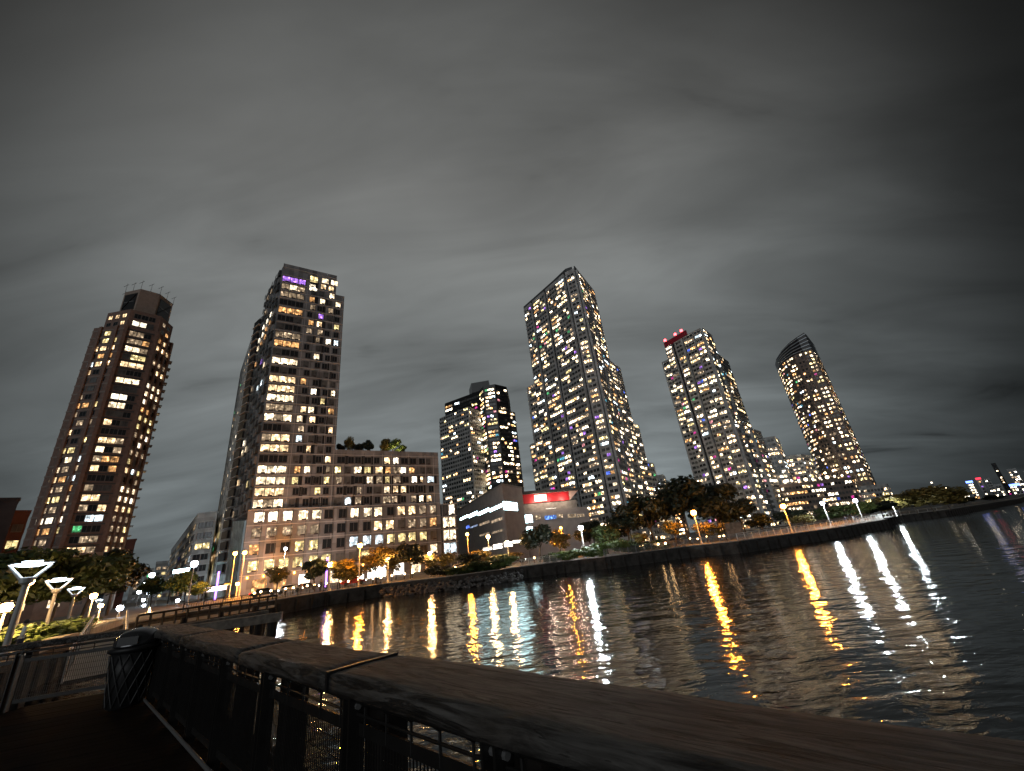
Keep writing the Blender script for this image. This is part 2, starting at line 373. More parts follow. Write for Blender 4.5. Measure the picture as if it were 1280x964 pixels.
seawall(2, 6, 'dark timber-piled bulkhead in front of the grey panel apartment block')
seawall(6, 8, 'low rocky bulkhead in front of the arts building')
seawall(8, 11, 'stone bulkhead under the bright green shrubs and the white lamp')
seawall(11, 14, 'dark piled promenade edge under the orange lamps')
seawall(14, 20, 'long low embankment reaching out to the far right shore')

# road and its kerbs
mb = MB()
rd = [pt(-44, 80), pt(-30, 98), pt(-20, 112), pt(-9, 118), pt(4, 122), pt(16, 128), pt(26, 132)]
for i in range(len(rd)-1):
    a, b_ = rd[i], rd[i+1]; 
    na = Vector((a.x, a.y)).normalized()*4
    nb_ = Vector((b_.x, b_.y)).normalized()*4
    mb.face([(a.x-na.x, a.y-na.y, GZ+.004), (b_.x-nb_.x, b_.y-nb_.y, GZ+.004), (b_.x+nb_.x, b_.y+nb_.y, GZ+.004), (a.x+na.x, a.y+na.y, GZ+.004)], asph)
struct(mb.build('road'), 'asphalt waterfront street between promenade and buildings', 'road')

# ---- tower 1: brick tower with crown ---------------------------------------------------------
def local(a, d, pts):
    o = pt(a, d); f = -o.normalized(); r = Vector((-f.y, f.x)); r = r if r.x*0+1 else r
    # x to the viewer's right, y toward the viewer
    right = Vector((-f.y, f.x))
    if right.dot(Vector((cos(R(a)), -sin(R(a))))) < 0: right = -right
    return [o+right*x+f*y for x, y in pts]
B = Building('brick_tower', 'tall dark brick apartment tower with a square-windowed crown, leftmost of the towers', 'tower')
P = local(-47.5, 188, [(-10.8, 2), (-3, 10), (5.5, 10), (10.6, 3), (10.6, -8), (-10.8, -8)])
mb = MB(); z0, zt1 = 17, 93.5
mb.prism(P, z0, zt1, brick, roof_m)
P2 = local(-47.5, 188, [(-8.6, 2.2), (-3, 9.4), (5.5, 9.4), (9.8, 3.2), (9.8, -7), (-8.6, -7)])
mb.prism(P2, zt1, 100.5, brick, roof_m)
fh = 3.0
warmrow = {}
for i in range(3):
    a, b_, t_, nr = outward(P, i)
    if not facing(a, b_, nr): continue
    if i == 1:
        # glazed centre bay between brick piers
        bands(mb, a, b_, nr, z0, zt1, fh, .25, .35, dark_p)
        B.face(a, b_, nr, z0, zt1, fh, 2.0, 1.88, 1.9, .62, 'framed', frame_m, sill=.7)
        B.face(*[q+nr*0 for q in (outward(P2, i)[0], outward(P2, i)[1])], nr, zt1, 100.3, fh, 2.0, 1.8, 1.9, .25, 'framed', frame_m, sill=.7)
        piers(mb, a, b_, nr, z0, zt1, 8.3, .5, .9, brick, 0)
    else:
        bay = 2.75 if i == 0 else 2.7
        bands(mb, a, b_, nr, z0, zt1, fh, .12, .5, brown_p)
        piers(mb, a, b_, nr, z0, zt1, bay*2 if i == 0 else bay, .55, .9, brick)
        B.face(a, b_, nr, z0, zt1, fh, bay, 2.1, 1.75, .62, 'framed', frame_m, sill=.8)
        a2, b2, _, n2_ = outward(P2, i)
        B.face(a2, b2, n2_, zt1, 100.3, fh, bay, 1.6, 1.5, .35, 'framed', frame_m, sill=.8)
# balconies column at the right face
for k in range(2, 24):
    a, b_, t_, nr = outward(P, 3)
    c = a+t_*1.6+nr*.7
    mb.box((c.x, c.y, z0+k*fh), (t_.x, t_.y, 0), (nr.x, nr.y, 0), (0, 0, 1), 1.5, .7, .12, conc)
a, b_, t_, nr = outward(P, 3)
B.face(a, b_, nr, z0, zt1-20, fh, 2.6, 1.7, 1.6, .45, 'framed', frame_m, sill=.8)
B.wall(mb)
mb = MB()
Pc = local(-47.2, 188, [(-7, 1), (-3.0, 6.5), (2.6, 6.5), (7.2, 1.5), (7.2, -5), (-7, -5)])
cr = M('crown_precast', (.30, .23, .19), .8, noise=.15, nscale=1)
mb.prism(Pc, 100.5, 111.5, cr, roof_m)
for i in (0, 1, 2):
    a, b_, t_, nr = outward(Pc, i); ln = (b_-a).length; c = (a+b_)/2+nr*.05
    if i == 1: continue
    mb.box((c.x, c.y, 106.2), (t_.x, t_.y, 0), (nr.x, nr.y, 0), (0, 0, 1), ln*.39, .12, 3.6, black_p)
    mb.box((c.x+nr.x*.1, c.y+nr.y*.1, 106.2), (t_.x, t_.y, 0), (nr.x, nr.y, 0), (0, 0, 1), ln*.30, .14, .12, steel_g)
    d0 = c-t_*ln*.34+nr*.25; d1 = c+t_*ln*.34+nr*.25
    mb.bar((d0.x, d0.y, 103.5), (d1.x, d1.y, 109.2), .25, .25, steel_d)
B.wall(mb, 'crown')
mb = MB()
for q in Pc+[(Pc[0]+Pc[1])/2, (Pc[1]+Pc[2])/2, (Pc[2]+Pc[3])/2]:
    mb = MB(); mb.tube((q.x, q.y, 111.4), (q.x, q.y, 114.6+random.random()), .09, .06, steel_g, 5)
    mb.bar((q.x-1.2, q.y, 114.2), (q.x+1.2, q.y-.5, 114.5), .1, .1, steel_g); B.wall(mb, 'antenna_mast')
mb = MB()
Pp = [pt(-54.5, 176), pt(-49, 168), pt(-44.0, 172), pt(-43.9, 200), pt(-54, 206)]
Pq = [pt(-54.6, 175.2), pt(-49, 167), pt(-43.85, 171.2), pt(-43.7, 201), pt(-54.2, 207)]
mb.prism(Pp, GZ-.2, 15.6, brown_p, roof_m); mb.prism(Pq, 15.6, 16.4, cr); mb.prism(Pp, 16.4, 17.4, cr, roof_m)
B.wall(mb, 'podium')
for i in (0, 1):
    a, b_, t_, nr = outward(Pp, i); B.face(a, b_, nr, 3, 15, 4, 4.2, 2.4, 1.9, .3, 'framed', frame_m, sill=1.3)
B.finish()

# ---- dark blocks at far left, red slab --------------------------------------------------------
def plain_block(name, label, P, z1, mat, fh=3.2, bay=3, w=1.5, h=1.5, prob=.2, style='plain', par=.6, fr=None, cat='building', group=None, z0=None, band=None, nmax=100, sill=.8):
    B = Building(name, label, cat, group); mb = MB(); mb.prism(P, GZ-.3, z1, mat, roof_m)
    n = len(P)
    for i in range(n):
        a, b_, t_, nr = outward(P, i)
        c = (a+b_)/2
        mb.box((c.x-nr.x*.1, c.y-nr.y*.1, z1+par/2), (t_.x, t_.y, 0), (nr.x, nr.y, 0), (0, 0, 1), (b_-a).length/2+.14, .22, par/2, mat)
        if facing(a, b_, nr) and prob > 0:
            if band: bands(mb, a, b_, nr, (z0 or GZ)+fh, z1-.5, fh, .14, .22, band)
            B.face(a, b_, nr, z0 or GZ+.6, z1-.4, fh, bay, w, h, prob, style, fr, sill=sill)
    B.wall(mb); B.finish(nmax); return B
plain_block('dark_apartment_block', 'unlit black block cut off by the left edge, beside the brick tower', [pt(-60, 125), pt(-51.9, 120), pt(-52.2, 150), pt(-60, 155)], 4+.158*122, M('dark_brick', (.045, .035, .035), .9, noise=.3, nscale=.5), prob=.05)  # near-black brick tone throughout
plain_block('dark_brown_block', 'dark reddish narrow block between the black block and the brick tower', [pt(-51.9, 133), pt(-51.0, 133), pt(-51.1, 150), pt(-52, 150)], 4+.142*133, M('maroon_brick', (.09, .04, .035), .9, noise=.3, nscale=.5), prob=.06)
plain_block('maroon_slab_block', 'narrow dark maroon slab just right of the brick tower base', [pt(-44.6, 215), pt(-43.35, 213), pt(-43.4, 235), pt(-44.7, 240)], 4+.094*213, M('maroon_panel', (.13, .045, .035), .8, noise=.2, nscale=.5), prob=.0)
plain_block('grey_midrise', 'grey mid-rise with amber lit floors, left of the tall grey panel block', [pt(-37.0, 176), pt(-38.7, 180), pt(-40.4, 330), pt(-36.6, 330)], 4+.1354*178, grey_m, 3.4, 2.6, 2.3, 1.9, .45, 'framed', band=grey_l, fr=frame_m)
# far street end
random.seed(11)
for i, (a0, a1, d, tz, lab) in enumerate([(-43.0, -42.2, 420, .036, 'small distant block at the left end of the street gap'), (-42.1, -41.5, 500, .045, 'slim distant block in the middle of the street gap'),
                                   (-41.4, -40.4, 380, .055, 'distant block with pale lit floors at the right end of the street gap')]):
    plain_block('distant_block', lab, [pt(a0, d), pt(a1, d), pt(a1, d+30), pt(a0, d+30)], 4+tz*d, grey_m, 3.4, 3, 2, 1.8, .4, 'plain', group='distant blocks down the street', nmax=40)

# ---- tower 2: the grey panel building -------------------------------------------------------------
random.seed(21)
D0 = 130.0
def f2(a, out=0.): return pt(a, (D0-out)/cos(R(a+34)))
e2 = Vector((.829, .559)); b2v = Vector((-.559, .829))
B = Building('panel_apartment_building', 'large grey panel apartment block with tall corner tower and long low wing under rooftop trees', 'apartment building')
Cn = f2(-33.8); F1 = f2(-26.4); F2 = f2(-25.15); LR = f2(-11.65)
Pl = pt(-35.4, 152); Ql = pt(-36.05, 157); Rl = pt(-37.0, 206)
zT = 102.6; zS = 94.4; zW = 38.3; zL = 22.2; zp = GZ
mb = MB()
mb.prism([Cn, F1, F1+b2v*20, Pl], zL, zT, grey_p, roof_m)
mb.prism([F1+b2v*.0+e2*.003, F2, F2+b2v*19, F1+b2v*19+e2*.003], zL, zS, grey_p, roof_m)
mb.prism([F2+e2*.003, LR, LR+b2v*18, F2+b2v*18+e2*.003], zL, zW, grey_p, roof_m)
B.wall(mb, 'wall')
mb = MB(); mb.prism([Ql, Pl+Vector((.05, .08)), pt(-34.3, 190), Rl], GZ-.2, 4+.5845*156, grey_m, roof_m)
B.wall(mb, 'rear_wing')
mb = MB()
Cp = f2(-34.1, 1.2); Lp = f2(-11.65, 1.2)
mb.prism([Cp, Lp, Lp+b2v*22, Cp+b2v*22], GZ-.2, zL, grey_p, roof_m); B.wall(mb, 'podium')
# facade grid: floor bands and panel joints
mb = MB(); md = MB(); fh = 3.07; FB = -b2v
def grid_bands(a, b_, z0, z1):
    z = z0
    while z < z1-.5:
        c = (a+b_)/2+FB*.09; mb.box((c.x, c.y, z), (*e2, 0), (*FB, 0), (0, 0, 1), (b_-a).length/2, .10, .07, grey_l); z += fh
grid_bands(Cn, F1, zL+fh, zT); grid_bands(F1, F2, zL+fh, zS); grid_bands(F2, LR, zL+fh, zW)
for (a, b_, z0, z1) in ((Cn, F2, zL+.1, zS-.1), (F2, LR, zL+.1, zW-.1)):
    ln = (b_-a).length; x = 0 if a is F2 else 8.0
    while x < ln:
        c = a+e2*x+FB*.05; mb.box((c.x, c.y, (z0+z1)/2), (*e2, 0), (*FB, 0), (0, 0, 1), .05, .06, (z1-z0)/2, grey_l if random.random() < .5 else dark_p); x += 2.85
# parapets
for a, b_, z in ((Cn, F1, zT), (F1, F2, zS), (F2, LR, zW)):
    c = (a+b_)/2-FB*.2; mb.box((c.x, c.y, z+.45), (*e2, 0), (*FB, 0), (0, 0, 1), (b_-a).length/2, .25, .45, grey_p)
B.wall(mb, 'floor_band')
pcount = [0]
def dpan(*a_):
    pcount[0] += 1
    if pcount[0] > 100: return
    m_ = MB(); m_.box(*a_); B.wall(m_, 'cladding_panel')
# tower: strip of three wide windows then staggered windows
def strip(k):
    lit_rows = {1: 1, 2: 0, 3: 2, 5: 1, 6: 1, 8: 2, 9: 4, 11: 1, 12: 1, 14: 0, 16: 3, 17: 4, 20: 3, 24: 2, 25: 1, 22: 4, 23: 0, 0: 2, 10: 2}
    return lit_rows.get(k)
nfl = int((zT-zL)/fh)
viol = LX[2]
for k in range(nfl):
    z = zL+k*fh+.35+1.15
    s_ = strip(k)
    for j in range(3):
        p = Cn+e2*(1.3+2.35*j)
        if s_ is not None: m_ = [LW[1], LW[0], LW[1], LW[3], LW[4]][s_] if random.random() < .86 else LW[4]
        else: m_ = glass_d if random.random() < .75 else glass_b
        if k == nfl-2: m_ = viol
        if k == nfl-1: continue
        B.wins.append((Vector((p.x, p.y, z)), e2, FB, 2.2, 2.1, m_, frame_m, 'vent'))
    if k >= nfl-1: continue
    for j in range(4):
        if k == nfl-2 and j > 2: continue
        off = [0, .75, .35, .9][(k*3+j*1) % 4] if j < 3 else 0
        p = Cn+e2*(9.3+2.85*j+off*.8)
        if zL+k*fh > zS-3 and j > 2: continue
        m_ = pick(.30, odd=.05)
        B.wins.append((Vector((p.x, p.y, z)), e2, FB, 1.55, 2.0, m_, frame_m, 'vent'))
        q = p+e2*1.35
        if random.random() < .6 and (q-Cn).dot(e2) < (F2-Cn).length-.7:
            q3 = q+FB*.03; dpan((q3.x, q3.y, z+.0), (*e2, 0), (*FB, 0), (0, 0, 1), .45, .03, 1.25, black_p)
# upper storey picture windows of the penthouse
for x in (13.2, 16.2):
    p = Cn+e2*x; B.wins.append((Vector((p.x, p.y, zT-2.6)), e2, FB, 2.2, 2.1, LW[1], frame_m, 'framed'))
p = Cn+e2*9.6; B.wins.append((Vector((p.x, p.y, zT-3.0)), e2, FB, 2.4, 2.6, LW[6], frame_m, 'framed'))
p = Cn+e2*9.6; B.wins.append((Vector((p.x, p.y, zT-6.4)), e2, FB, 2.4, 2.6, LW[2], frame_m, 'framed'))
for k in range(5):
    for j in range(13):
        off = random.choice((0, .4, .8)); p = F2+e2*(1.2+2.85*j-.2+off)
        if (p-LR).length < 1.3 or (p-F2).dot(e2) > (LR-F2).length-1.2: continue
        z = zL+k*fh+.35+1.15
        B.wins.append((Vector((p.x, p.y, z)), e2, FB, 1.7 if random.random() < .7 else 2.3, 2.05, pick(.52), frame_m, 'vent'))
        q = p+e2*1.55+FB*.03
        if random.random() < .5 and (q-F2).dot(e2) < (LR-F2).length-1: dpan((q.x, q.y, z), (*e2, 0), (*FB, 0), (0, 0, 1), .5, .03, 1.3, black_p)
# podium windows, joints and the lit shop fronts
B.face(Cp, Lp, FB, 6.2, zL-.3, 3.95, 3.45, 2.3, 2.55, .66, 'vent', frame_m, sill=.75, jitter=.25)
z = 6.2
while z < zL:
    c = (Cp+Lp)/2+FB*.09; md.box((c.x, c.y, z), (*e2, 0), (*FB, 0), (0, 0, 1), (Lp-Cp).length/2, .1, .08, grey_l); z += 3.95
x = 0
while x < (Lp-Cp).length:
    c = Cp+e2*x+FB*.07; md.box((c.x, c.y, (6+zL)/2), (*e2, 0), (*FB, 0), (0, 0, 1), .07, .07, (zL-6)/2, dark_p); x += 3.45
B.wall(md, 'podium_joint')
for x0, wd, mm in ((14.5, 2.6, bright), (22.5, 3.4, LW[1]), (27.5, 4.2, bright), (33.2, 5.2, bright), (39.5, 3.0, bright), (4.5, 3.2, LW[3]), (44.6, 3.2, LW[1]), (48.6, 2.2, LW[3]), (9.0, 2.8, LW[3])):
    m_ = MB(); win_into(m_, (0, 0, 0), Vector((1, 0)), Vector((0, -1)), wd, 3.0, mm, frame_m, 'framed')
    p = Cp+e2*x0+FB*.02; o = m_.build('shop_window', B.root); o.location = (p.x, p.y, 3.6); o.rotation_euler = (0, 0, atan2(FB.x, -FB.y))
for j in range(15):  # made-up glowing boxes, added to throw orange street-level light on the podium
    p = Cp+e2*(1.7+3.45*j)+FB*.16
    m_ = MB(); m_.box((0, 0, 0), (1, 0, 0), (0, 1, 0), (0, 0, 1), .13, .10, .22, M('added_orange_glow', (.9, .6, .3), .5, emit=(1, .34, .04), es=50)); m_.box((0, 0, .27), (1, 0, 0), (0, 1, 0), (0, 0, 1), .17, .14, .04, steel_d)
    o = m_.build('added_glow_box', B.root); o.location = (p.x, p.y, 5.75); o.rotation_euler = (0, 0, atan2(FB.x, -FB.y))
# left flank: stacked bay windows and balconies
mb = MB()
tf = (Pl-Cn).normalized(); nf_ = Vector((tf.y, -tf.x)); nf_ = nf_ if nf_.dot(Vector((-1, -.4))) > 0 else -nf_
ln = (Pl-Cn).length
for j in range(4):
    mb = MB()
    for k in range(nfl):
        p = Cn+tf*(2.6+j*(ln-4)/3.6)+nf_*(.12+.14*((k+j) % 2))
        mb.box((p.x, p.y, zL+k*fh+1.4), (*tf, 0), (*nf_, 0), (0, 0, 1), 1.3, .5, 1.0, dark_p if (k+j) % 2 else grey_p)
    B.wall(mb, 'bay_window')
for k in range(nfl):
    B.face(Cn+tf*1, Pl, nf_, zL+k*fh, zL+k*fh+fh, fh, 4.6, 1.6, 1.8, .25, 'plain', frame_m, sill=.5, off=.9)
mb = MB(); tq = (Pl-Ql).normalized(); nq = Vector((tq.y, -tq.x)); nq = nq if nq.dot(-Ql) > 0 else -nq
z = 8.
while z < 93:
    c = (Pl+Ql)/2+nq*.6
    mb.box((c.x, c.y, z), (*tq, 0), (*nq, 0), (0, 0, 1), (Pl-Ql).length/2, .6, .10, grey_l)
    mb.box((c.x, c.y, z+1.4), (*tq, 0), (*nq, 0), (0, 0, 1), (Pl-Ql).length/2-.5, .3, 1.1, black_p)
    z += fh
B.wall(mb, 'balcony')
tr_ = (Rl-Ql).normalized(); nr_ = Vector((-tr_.y, tr_.x)); nr_ = nr_ if nr_.x < 0 else -nr_
B.face(Ql, Rl, nr_, 10, 93, fh, 9, 1.4, 1.3, .22, 'plain', frame_m)
B.finish()
# glass annex at its right end
B = Building('glass_annex', 'glazed corner pavilion joined to the right end of the long grey block', 'building')
A0, A1 = f2(-11.9, .3)+e2*.6, pt(-9.45, 141)
mb = MB(); mb.prism([A0, A1, A1+b2v*14, A0+b2v*14], GZ-.2, 21.6, dark_p, roof_m)
nA = (A1-A0).normalized(); nAn = Vector((nA.y, -nA.x))
piers(mb, A0, A1, nAn, GZ, 21.6, 2.1, .2, .14, grey_l, 0)
bands(mb, A0, A1, nAn, GZ, 21.7, 3.95, .3, .16, grey_l)
a, b_ = A1, A1+b2v*14
piers(mb, a, b_, Vector((nA.x, nA.y)), GZ, 21.6, 2.4, .2, .14, grey_l, 0)
B.wall(mb)
B.face(A0, A1, nAn, GZ+.1, 21.4, 3.95, 2.1, 1.8, 3.1, .5, 'vent', frame_m, sill=.5, edge=0)
B.finish()

# ---- arts building with glowing strip windows --------------------------------------------------------
random.seed(31)
mauve = M('mauve_brick', (.40, .36, .345), .85, noise=.12, nscale=.4)
B = Building('school_building', 'blocky grey-brown building with one glowing white strip of windows', 'building')
K = pt(-3.0, 150); Kl = pt(-9.9, 228); Kr = pt(-.35, 164)
zr = 4+.1569*150
mb = MB(); mb.prism([K, Kr, Kr+Vector((-14, 40)), Kl+Vector((4, 10)), Kl], GZ-.2, zr, mauve, roof_m)
for a, b_ in ((Kl, K), (K, Kr)):
    t_ = (b_-a).normalized(); nr = Vector((t_.y, -t_.x)); c = (a+b_)/2
    mb.box((c.x, c.y, zr+.15), (*t_, 0), (*nr, 0), (0, 0, 1), (b_-a).length/2+.1, .2, .3, conc)
    mb.box((c.x+nr.x*.02, c.y+nr.y*.02, 7.2), (*t_, 0), (*nr, 0), (0, 0, 1), (b_-a).length/2+.05, .12, .2, conc)
B.wall(mb)
def on_wall(a, b_, x, y):                   # point of the wall a-b met by a sighting
    r = ray(x, y); d = b_-a
    det = r.x*(-d.y)+r.y*d.x
    tt = (a.x*(-d.y)+a.y*d.x)/det
    return Vector((r.x*tt, r.y*tt, EYE+r.z*tt))
def wall_window(B, a, b_, x0, y0, x1, y1, mat, name='window', style='plain', fr=None, off=.05):
    """window whose two opposite corners were sighted on the wall a-b"""
    p0, p1 = on_wall(a, b_, x0, y0), on_wall(a, b_, x1, y1)
    t_ = (b_-a).normalized(); nr = Vector((t_.y, -t_.x)); nr = nr if nr.dot(-a) > 0 else -nr
    c = (p0+p1)/2; w = hypot(p1.x-p0.x, p1.y-p0.y); h = abs(p1.z-p0.z)
    mb = MB(); win_into(mb, (0, 0, 0), Vector((1, 0)), Vector((0, -1)), w, h, mat, fr or frame_m, style)
    o = mb.build(name, B.root); o.location = (c.x+nr.x*off, c.y+nr.y*off, c.z); o.rotation_euler = (0, 0, atan2(nr.x, -nr.y)); return o
for x0, y0, x1, y1 in ((575.5, 651, 585.3, 643), (586.5, 648, 596.8, 638.5), (598, 645, 611.5, 634.5), (612.5, 640.5, 628.3, 629)):
    wall_window(B, Kl, K, x0, y0, x1, y1, tube_w, style='framed')
wall_window(B, K, Kr, 629.2, 637.4, 646, 628.6, tube_w, style='framed')
for x0, y0, x1, y1, m_ in ((577, 662, 581, 657, glass_b), (583, 661.5, 587, 656, LX[0]), (588, 661, 597.5, 655, lit('room_steel', (.45, .6, .9), .5)), (599.5, 658, 612, 650, LW[4]), (614, 655, 628, 646, LW[4]),
                       (600, 671, 612, 665, LW[4]), (615, 668, 629, 661, LW[4])):
    wall_window(B, Kl, K, x0, y0, x1, y1, m_, style='framed', fr=frame_l)
for x0, y0, x1, y1 in ((604, 689, 615, 683), (617, 687, 628, 679)): wall_window(B, Kl, K, x0, y0, x1, y1, bright, 'shop_window', 'framed')
for x0, y0, x1, y1 in ((641, 680, 652, 675), (630, 684, 640, 677)): wall_window(B, K, Kr, x0, y0, x1, y1, bright, 'shop_window', 'framed')

# red-lit building beside it
B = Building('red_lit_building', 'low grey building with a red glowing soffit and wedge end, under the tallest tower', 'building')
G0, G1 = pt(-.3, 172), pt(8.15, 182); tg = (G1-G0).normalized(); ng = Vector((tg.y, -tg.x))
zu = lambda x, y: on_wall(G0, G1, x, y).z
z_rt, z_rb, z_b2 = 26.0, 22.4, 19.0
mb = MB(); mb.prism([G0, G1, G1-ng*30, G0-ng*30], GZ-.2, z_b2, mauve, roof_m)
p_ = G0+tg*(G1-G0).length*.86
mb.prism([G0-ng*1.5, p_-ng*1.5, p_-ng*20, G0-ng*20], z_b2, z_rb, conc, roof_m)
B.wall(mb)
mb = MB(); redw = M('red_panel_lit', (.5, .02, .03), .55, emit=(1, .02, .03), es=.03, sampling='NONE')  # red light on the wall put into base colour and a weak emission
p2_ = G0+tg*(G1-G0).length*.74
mb.prism([G0-ng*.6, p2_-ng*.6, p2_-ng*20, G0-ng*20], z_rb, z_rt, redw, roof_m)
B.wall(mb, 'red_lit_soffit')
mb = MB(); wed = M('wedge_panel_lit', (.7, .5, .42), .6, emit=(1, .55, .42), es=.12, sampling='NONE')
a_ = p2_-ng*.6+tg*.02; b__ = G0+tg*(G1-G0).length*.9-ng*.6
mb.face([(a_.x, a_.y, z_rb), (b__.x, b__.y, z_rt), (a_.x, a_.y, z_rt)], wed)
mb.face([(a_.x-ng.x*12, a_.y-ng.y*12, z_rb), (a_.x-ng.x*12, a_.y-ng.y*12, z_rt), (b__.x-ng.x*12, b__.y-ng.y*12, z_rt)], wed)
mb.face([(a_.x, a_.y, z_rb), (a_.x-ng.x*12, a_.y-ng.y*12, z_rb), (b__.x-ng.x*12, b__.y-ng.y*12, z_rt), (b__.x, b__.y, z_rt)], wed)
B.wall(mb, 'wedge_end')
mb = MB(); rr = G0+tg*(G1-G0).length*.92
mb.prism([G0-tg*.3+ng*1.2, rr+ng*1.2, rr-ng*22, G0-tg*.3-ng*22], z_rt+.01, z_rt+1.1, conc_d, roof_m); B.wall(mb, 'roof')
mb = MB(); c = G0+tg*7.6-ng*.45
mb.box((c.x, c.y, z_rb+1.8), (*tg, 0), (*ng, 0), (0, 0, 1), 2.6, .12, 1.3, M('lightbox', (.9, .9, .9), .5, emit=(1, .82, .62), es=3)); B.wall(mb, 'light_box')
for s_ in (5.5, 11., 17.5):
    c_ = G0+tg*s_+ng*1.6; pl = bpy.data.lights.new('soffit_light', 'POINT'); pl.energy = 900; pl.shadow_soft_size = .3; pl.color = (1, .75, .55); lo = bpy.data.objects.new('soffit_light', pl); COL.objects.link(lo); lo.location = (c_.x, c_.y, z_rb+.6); lo.parent = B.root
for x0, y0, x1, y1, m_, st in ((657, 654, 664.5, 643.5, tube_w, 'plain'), (658.5, 667, 665, 658.5, tube_w, 'plain'), (669, 650, 675, 644, LW[4], 'framed'), (681, 650, 695, 643.5, lit('room_screen', (.16, .35, 1), .6), 'framed'), (697, 648, 703, 642, LW[4], 'framed'),
                           (710, 648, 720, 642, LW[4], 'framed'), (722, 647, 730, 642, LW[4], 'framed'), (682, 636.5, 695, 635, bright, 'plain')):
    wall_window(B, G0, G1, x0, y0, x1, y1, m_, style=st, fr=frame_l, off=.06)

# ---- generic high-rise ---------------------------------------------------------------------------------
def highrise(B, P, z0, z1, fh, bay, w, h, prob, core, skin, band, slots=None, proud=.9, style='plain', fr=None, bandw=.3, z1f=None, wallname='wall', sill=.75, hot=None):
    mb = MB(); mb.prism(P, z0, z1, core, roof_m, z1f=z1f)
    for i in range(len(P)):
        a, b_, t_, nr = outward(P, i)
        if not facing(a, b_, nr): continue
        ln = (b_-a).length
        for (s0, s1) in (slots[i] if slots and i in slots else [(0.0, 1.0)]):
            a2 = a+t_*(ln*s0); b2 = a+t_*(ln*s1); top = z1-.4
            cc = (a2+b2)/2+nr*(proud/2)
            mb.box((cc.x, cc.y, (z0+top)/2), (*t_, 0), (*nr, 0), (0, 0, 1), (b2-a2).length/2, proud/2-.002, (top-z0)/2, skin)
            a3, b3 = a2+nr*proud, b2+nr*proud
            bands(mb, a3, b3, nr, z0+fh*.02, top, fh, .32, bandw, band)
            B.face(a3, b3, nr, z0, top, fh, bay, w, h, prob if not hot else hot(i), style, fr, sill=sill, edge=.3)
    B.wall(mb, wallname)
random.seed(41)
LW = LW_FAR; ODD = .085
B = Building('two_tone_tower', 'grey and black two-tone apartment tower behind the strip-windowed building', 'tower')
gv = [pt(-11.2, 314), pt(-6.9, 290), pt(-5.2, 304), pt(-5.2, 325), pt(-11, 330)]
highrise(B, gv, GZ, 4+.367*290, 3.1, 2.5, 1.9, 1.6, .22, dark_p, grey_m, grey_l, {0: [(0, 1)], 1: [(0, 1)]}, .3, 'plain', frame_m, .22)
dv = [pt(-10.3, 328), pt(-5.1, 305), pt(-4.4, 296), pt(-2.6, 294), pt(-.9, 302), pt(-.7, 330), pt(-10, 345)]
highrise(B, dv, GZ, 4+.408*305, 3.1, 2.6, 2.2, 1.7, .42, black_p, black_p, black_p, None, .3, 'plain', frame_m, .25, wallname='black_shaft', hot=lambda i: {0: .2, 1: .7, 2: .62, 3: .27}.get(i, .2))
dv2 = [pt(-.92, 303.5), pt(-.15, 307), pt(-.2, 330), pt(-.9, 330)]
highrise(B, dv2, GZ, 4+.3394*306, 3.1, 2.0, 1.7, 1.6, .5, black_p, black_p, black_p, None, .3, 'plain', frame_m, .25, wallname='side_shaft')
mb = MB(); mb.prism([pt(-6.6, 322), pt(-6.2, 308), pt(-3.5, 305), pt(-3.3, 322)], 4+.408*305, 4+.4318*308, black_p, roof_m); B.wall(mb, 'plant_room')
B.finish()

random.seed(42)
B = Building('tallest_tower', 'tallest stepped apartment tower speckled with lights, in the centre of the skyline', 'tower')
s4 = {0: [(.02, .2), (.25, .52), (.57, .97)], 1: [(0, 1)], 2: [(.04, .45), (.52, .97)]}
T4 = [pt(3.5, 247), pt(11.3, 215), pt(12.9, 213), pt(15.0, 243), pt(12, 262), pt(5, 265)]
args = dict(core=black_p, skin=grey_m, band=grey_l)
highrise(B, T4, GZ, 163.5, 3.0, 2.35, 1.9, 1.5, .50, slots=s4, proud=1.2, style='plain', fr=frame_m, bandw=.2, **args)
T4b = [pt(2.35, 256), pt(4.2, 246.5), pt(4.6, 262), pt(2.6, 268)]
highrise(B, T4b, GZ, 107, 3.0, 2.35, 1.9, 1.5, .52, slots={0: [(.05, .95)]}, proud=.8, style='plain', fr=frame_m, bandw=.2, wallname='left_wing', **args)
T4c = [pt(14.2, 236), pt(14.9, 238), pt(16.3, 256), pt(15, 270), pt(13.6, 262)]
highrise(B, T4c, GZ, 109, 3.0, 2.35, 1.9, 1.5, .42, slots={1: [(.03, .45), (.55, .97)]}, proud=.8, style='plain', fr=frame_m, bandw=.2, wallname='right_wing', **args)
T4d = [pt(1.65, 262), pt(2.7, 256), pt(3.0, 268), pt(1.8, 274)]
highrise(B, T4d, GZ, 69, 3.0, 2.35, 1.9, 1.5, .40, slots=None, proud=.6, style='plain', fr=frame_m, bandw=.2, wallname='low_left_wing', **args)
T4e = [pt(15.6, 250), pt(16.9, 264), pt(16.0, 280), pt(14.8, 274)]
highrise(B, T4e, GZ, 71, 3.0, 2.35, 1.9, 1.5, .4, slots=None, proud=.8, style='plain', fr=frame_m, bandw=.2, wallname='low_right_wing', **args)
T4f = [pt(16.4, 262), pt(17.7, 272), pt(17.2, 290), pt(15.8, 284)]
highrise(B, T4f, GZ, 47, 3.0, 2.35, 1.9, 1.5, .4, slots=None, proud=.6, style='plain', fr=frame_m, bandw=.2, wallname='lowest_wing', **args)
mb = MB()
for i in (0, 2):
    a, b_, t_, nr = outward(T4, i); c = (a+b_)/2
    mb.box((c.x, c.y, 164.4), (*t_, 0), (*nr, 0), (0, 0, 1), (b_-a).length/2, .3, 1.1, dark_p)
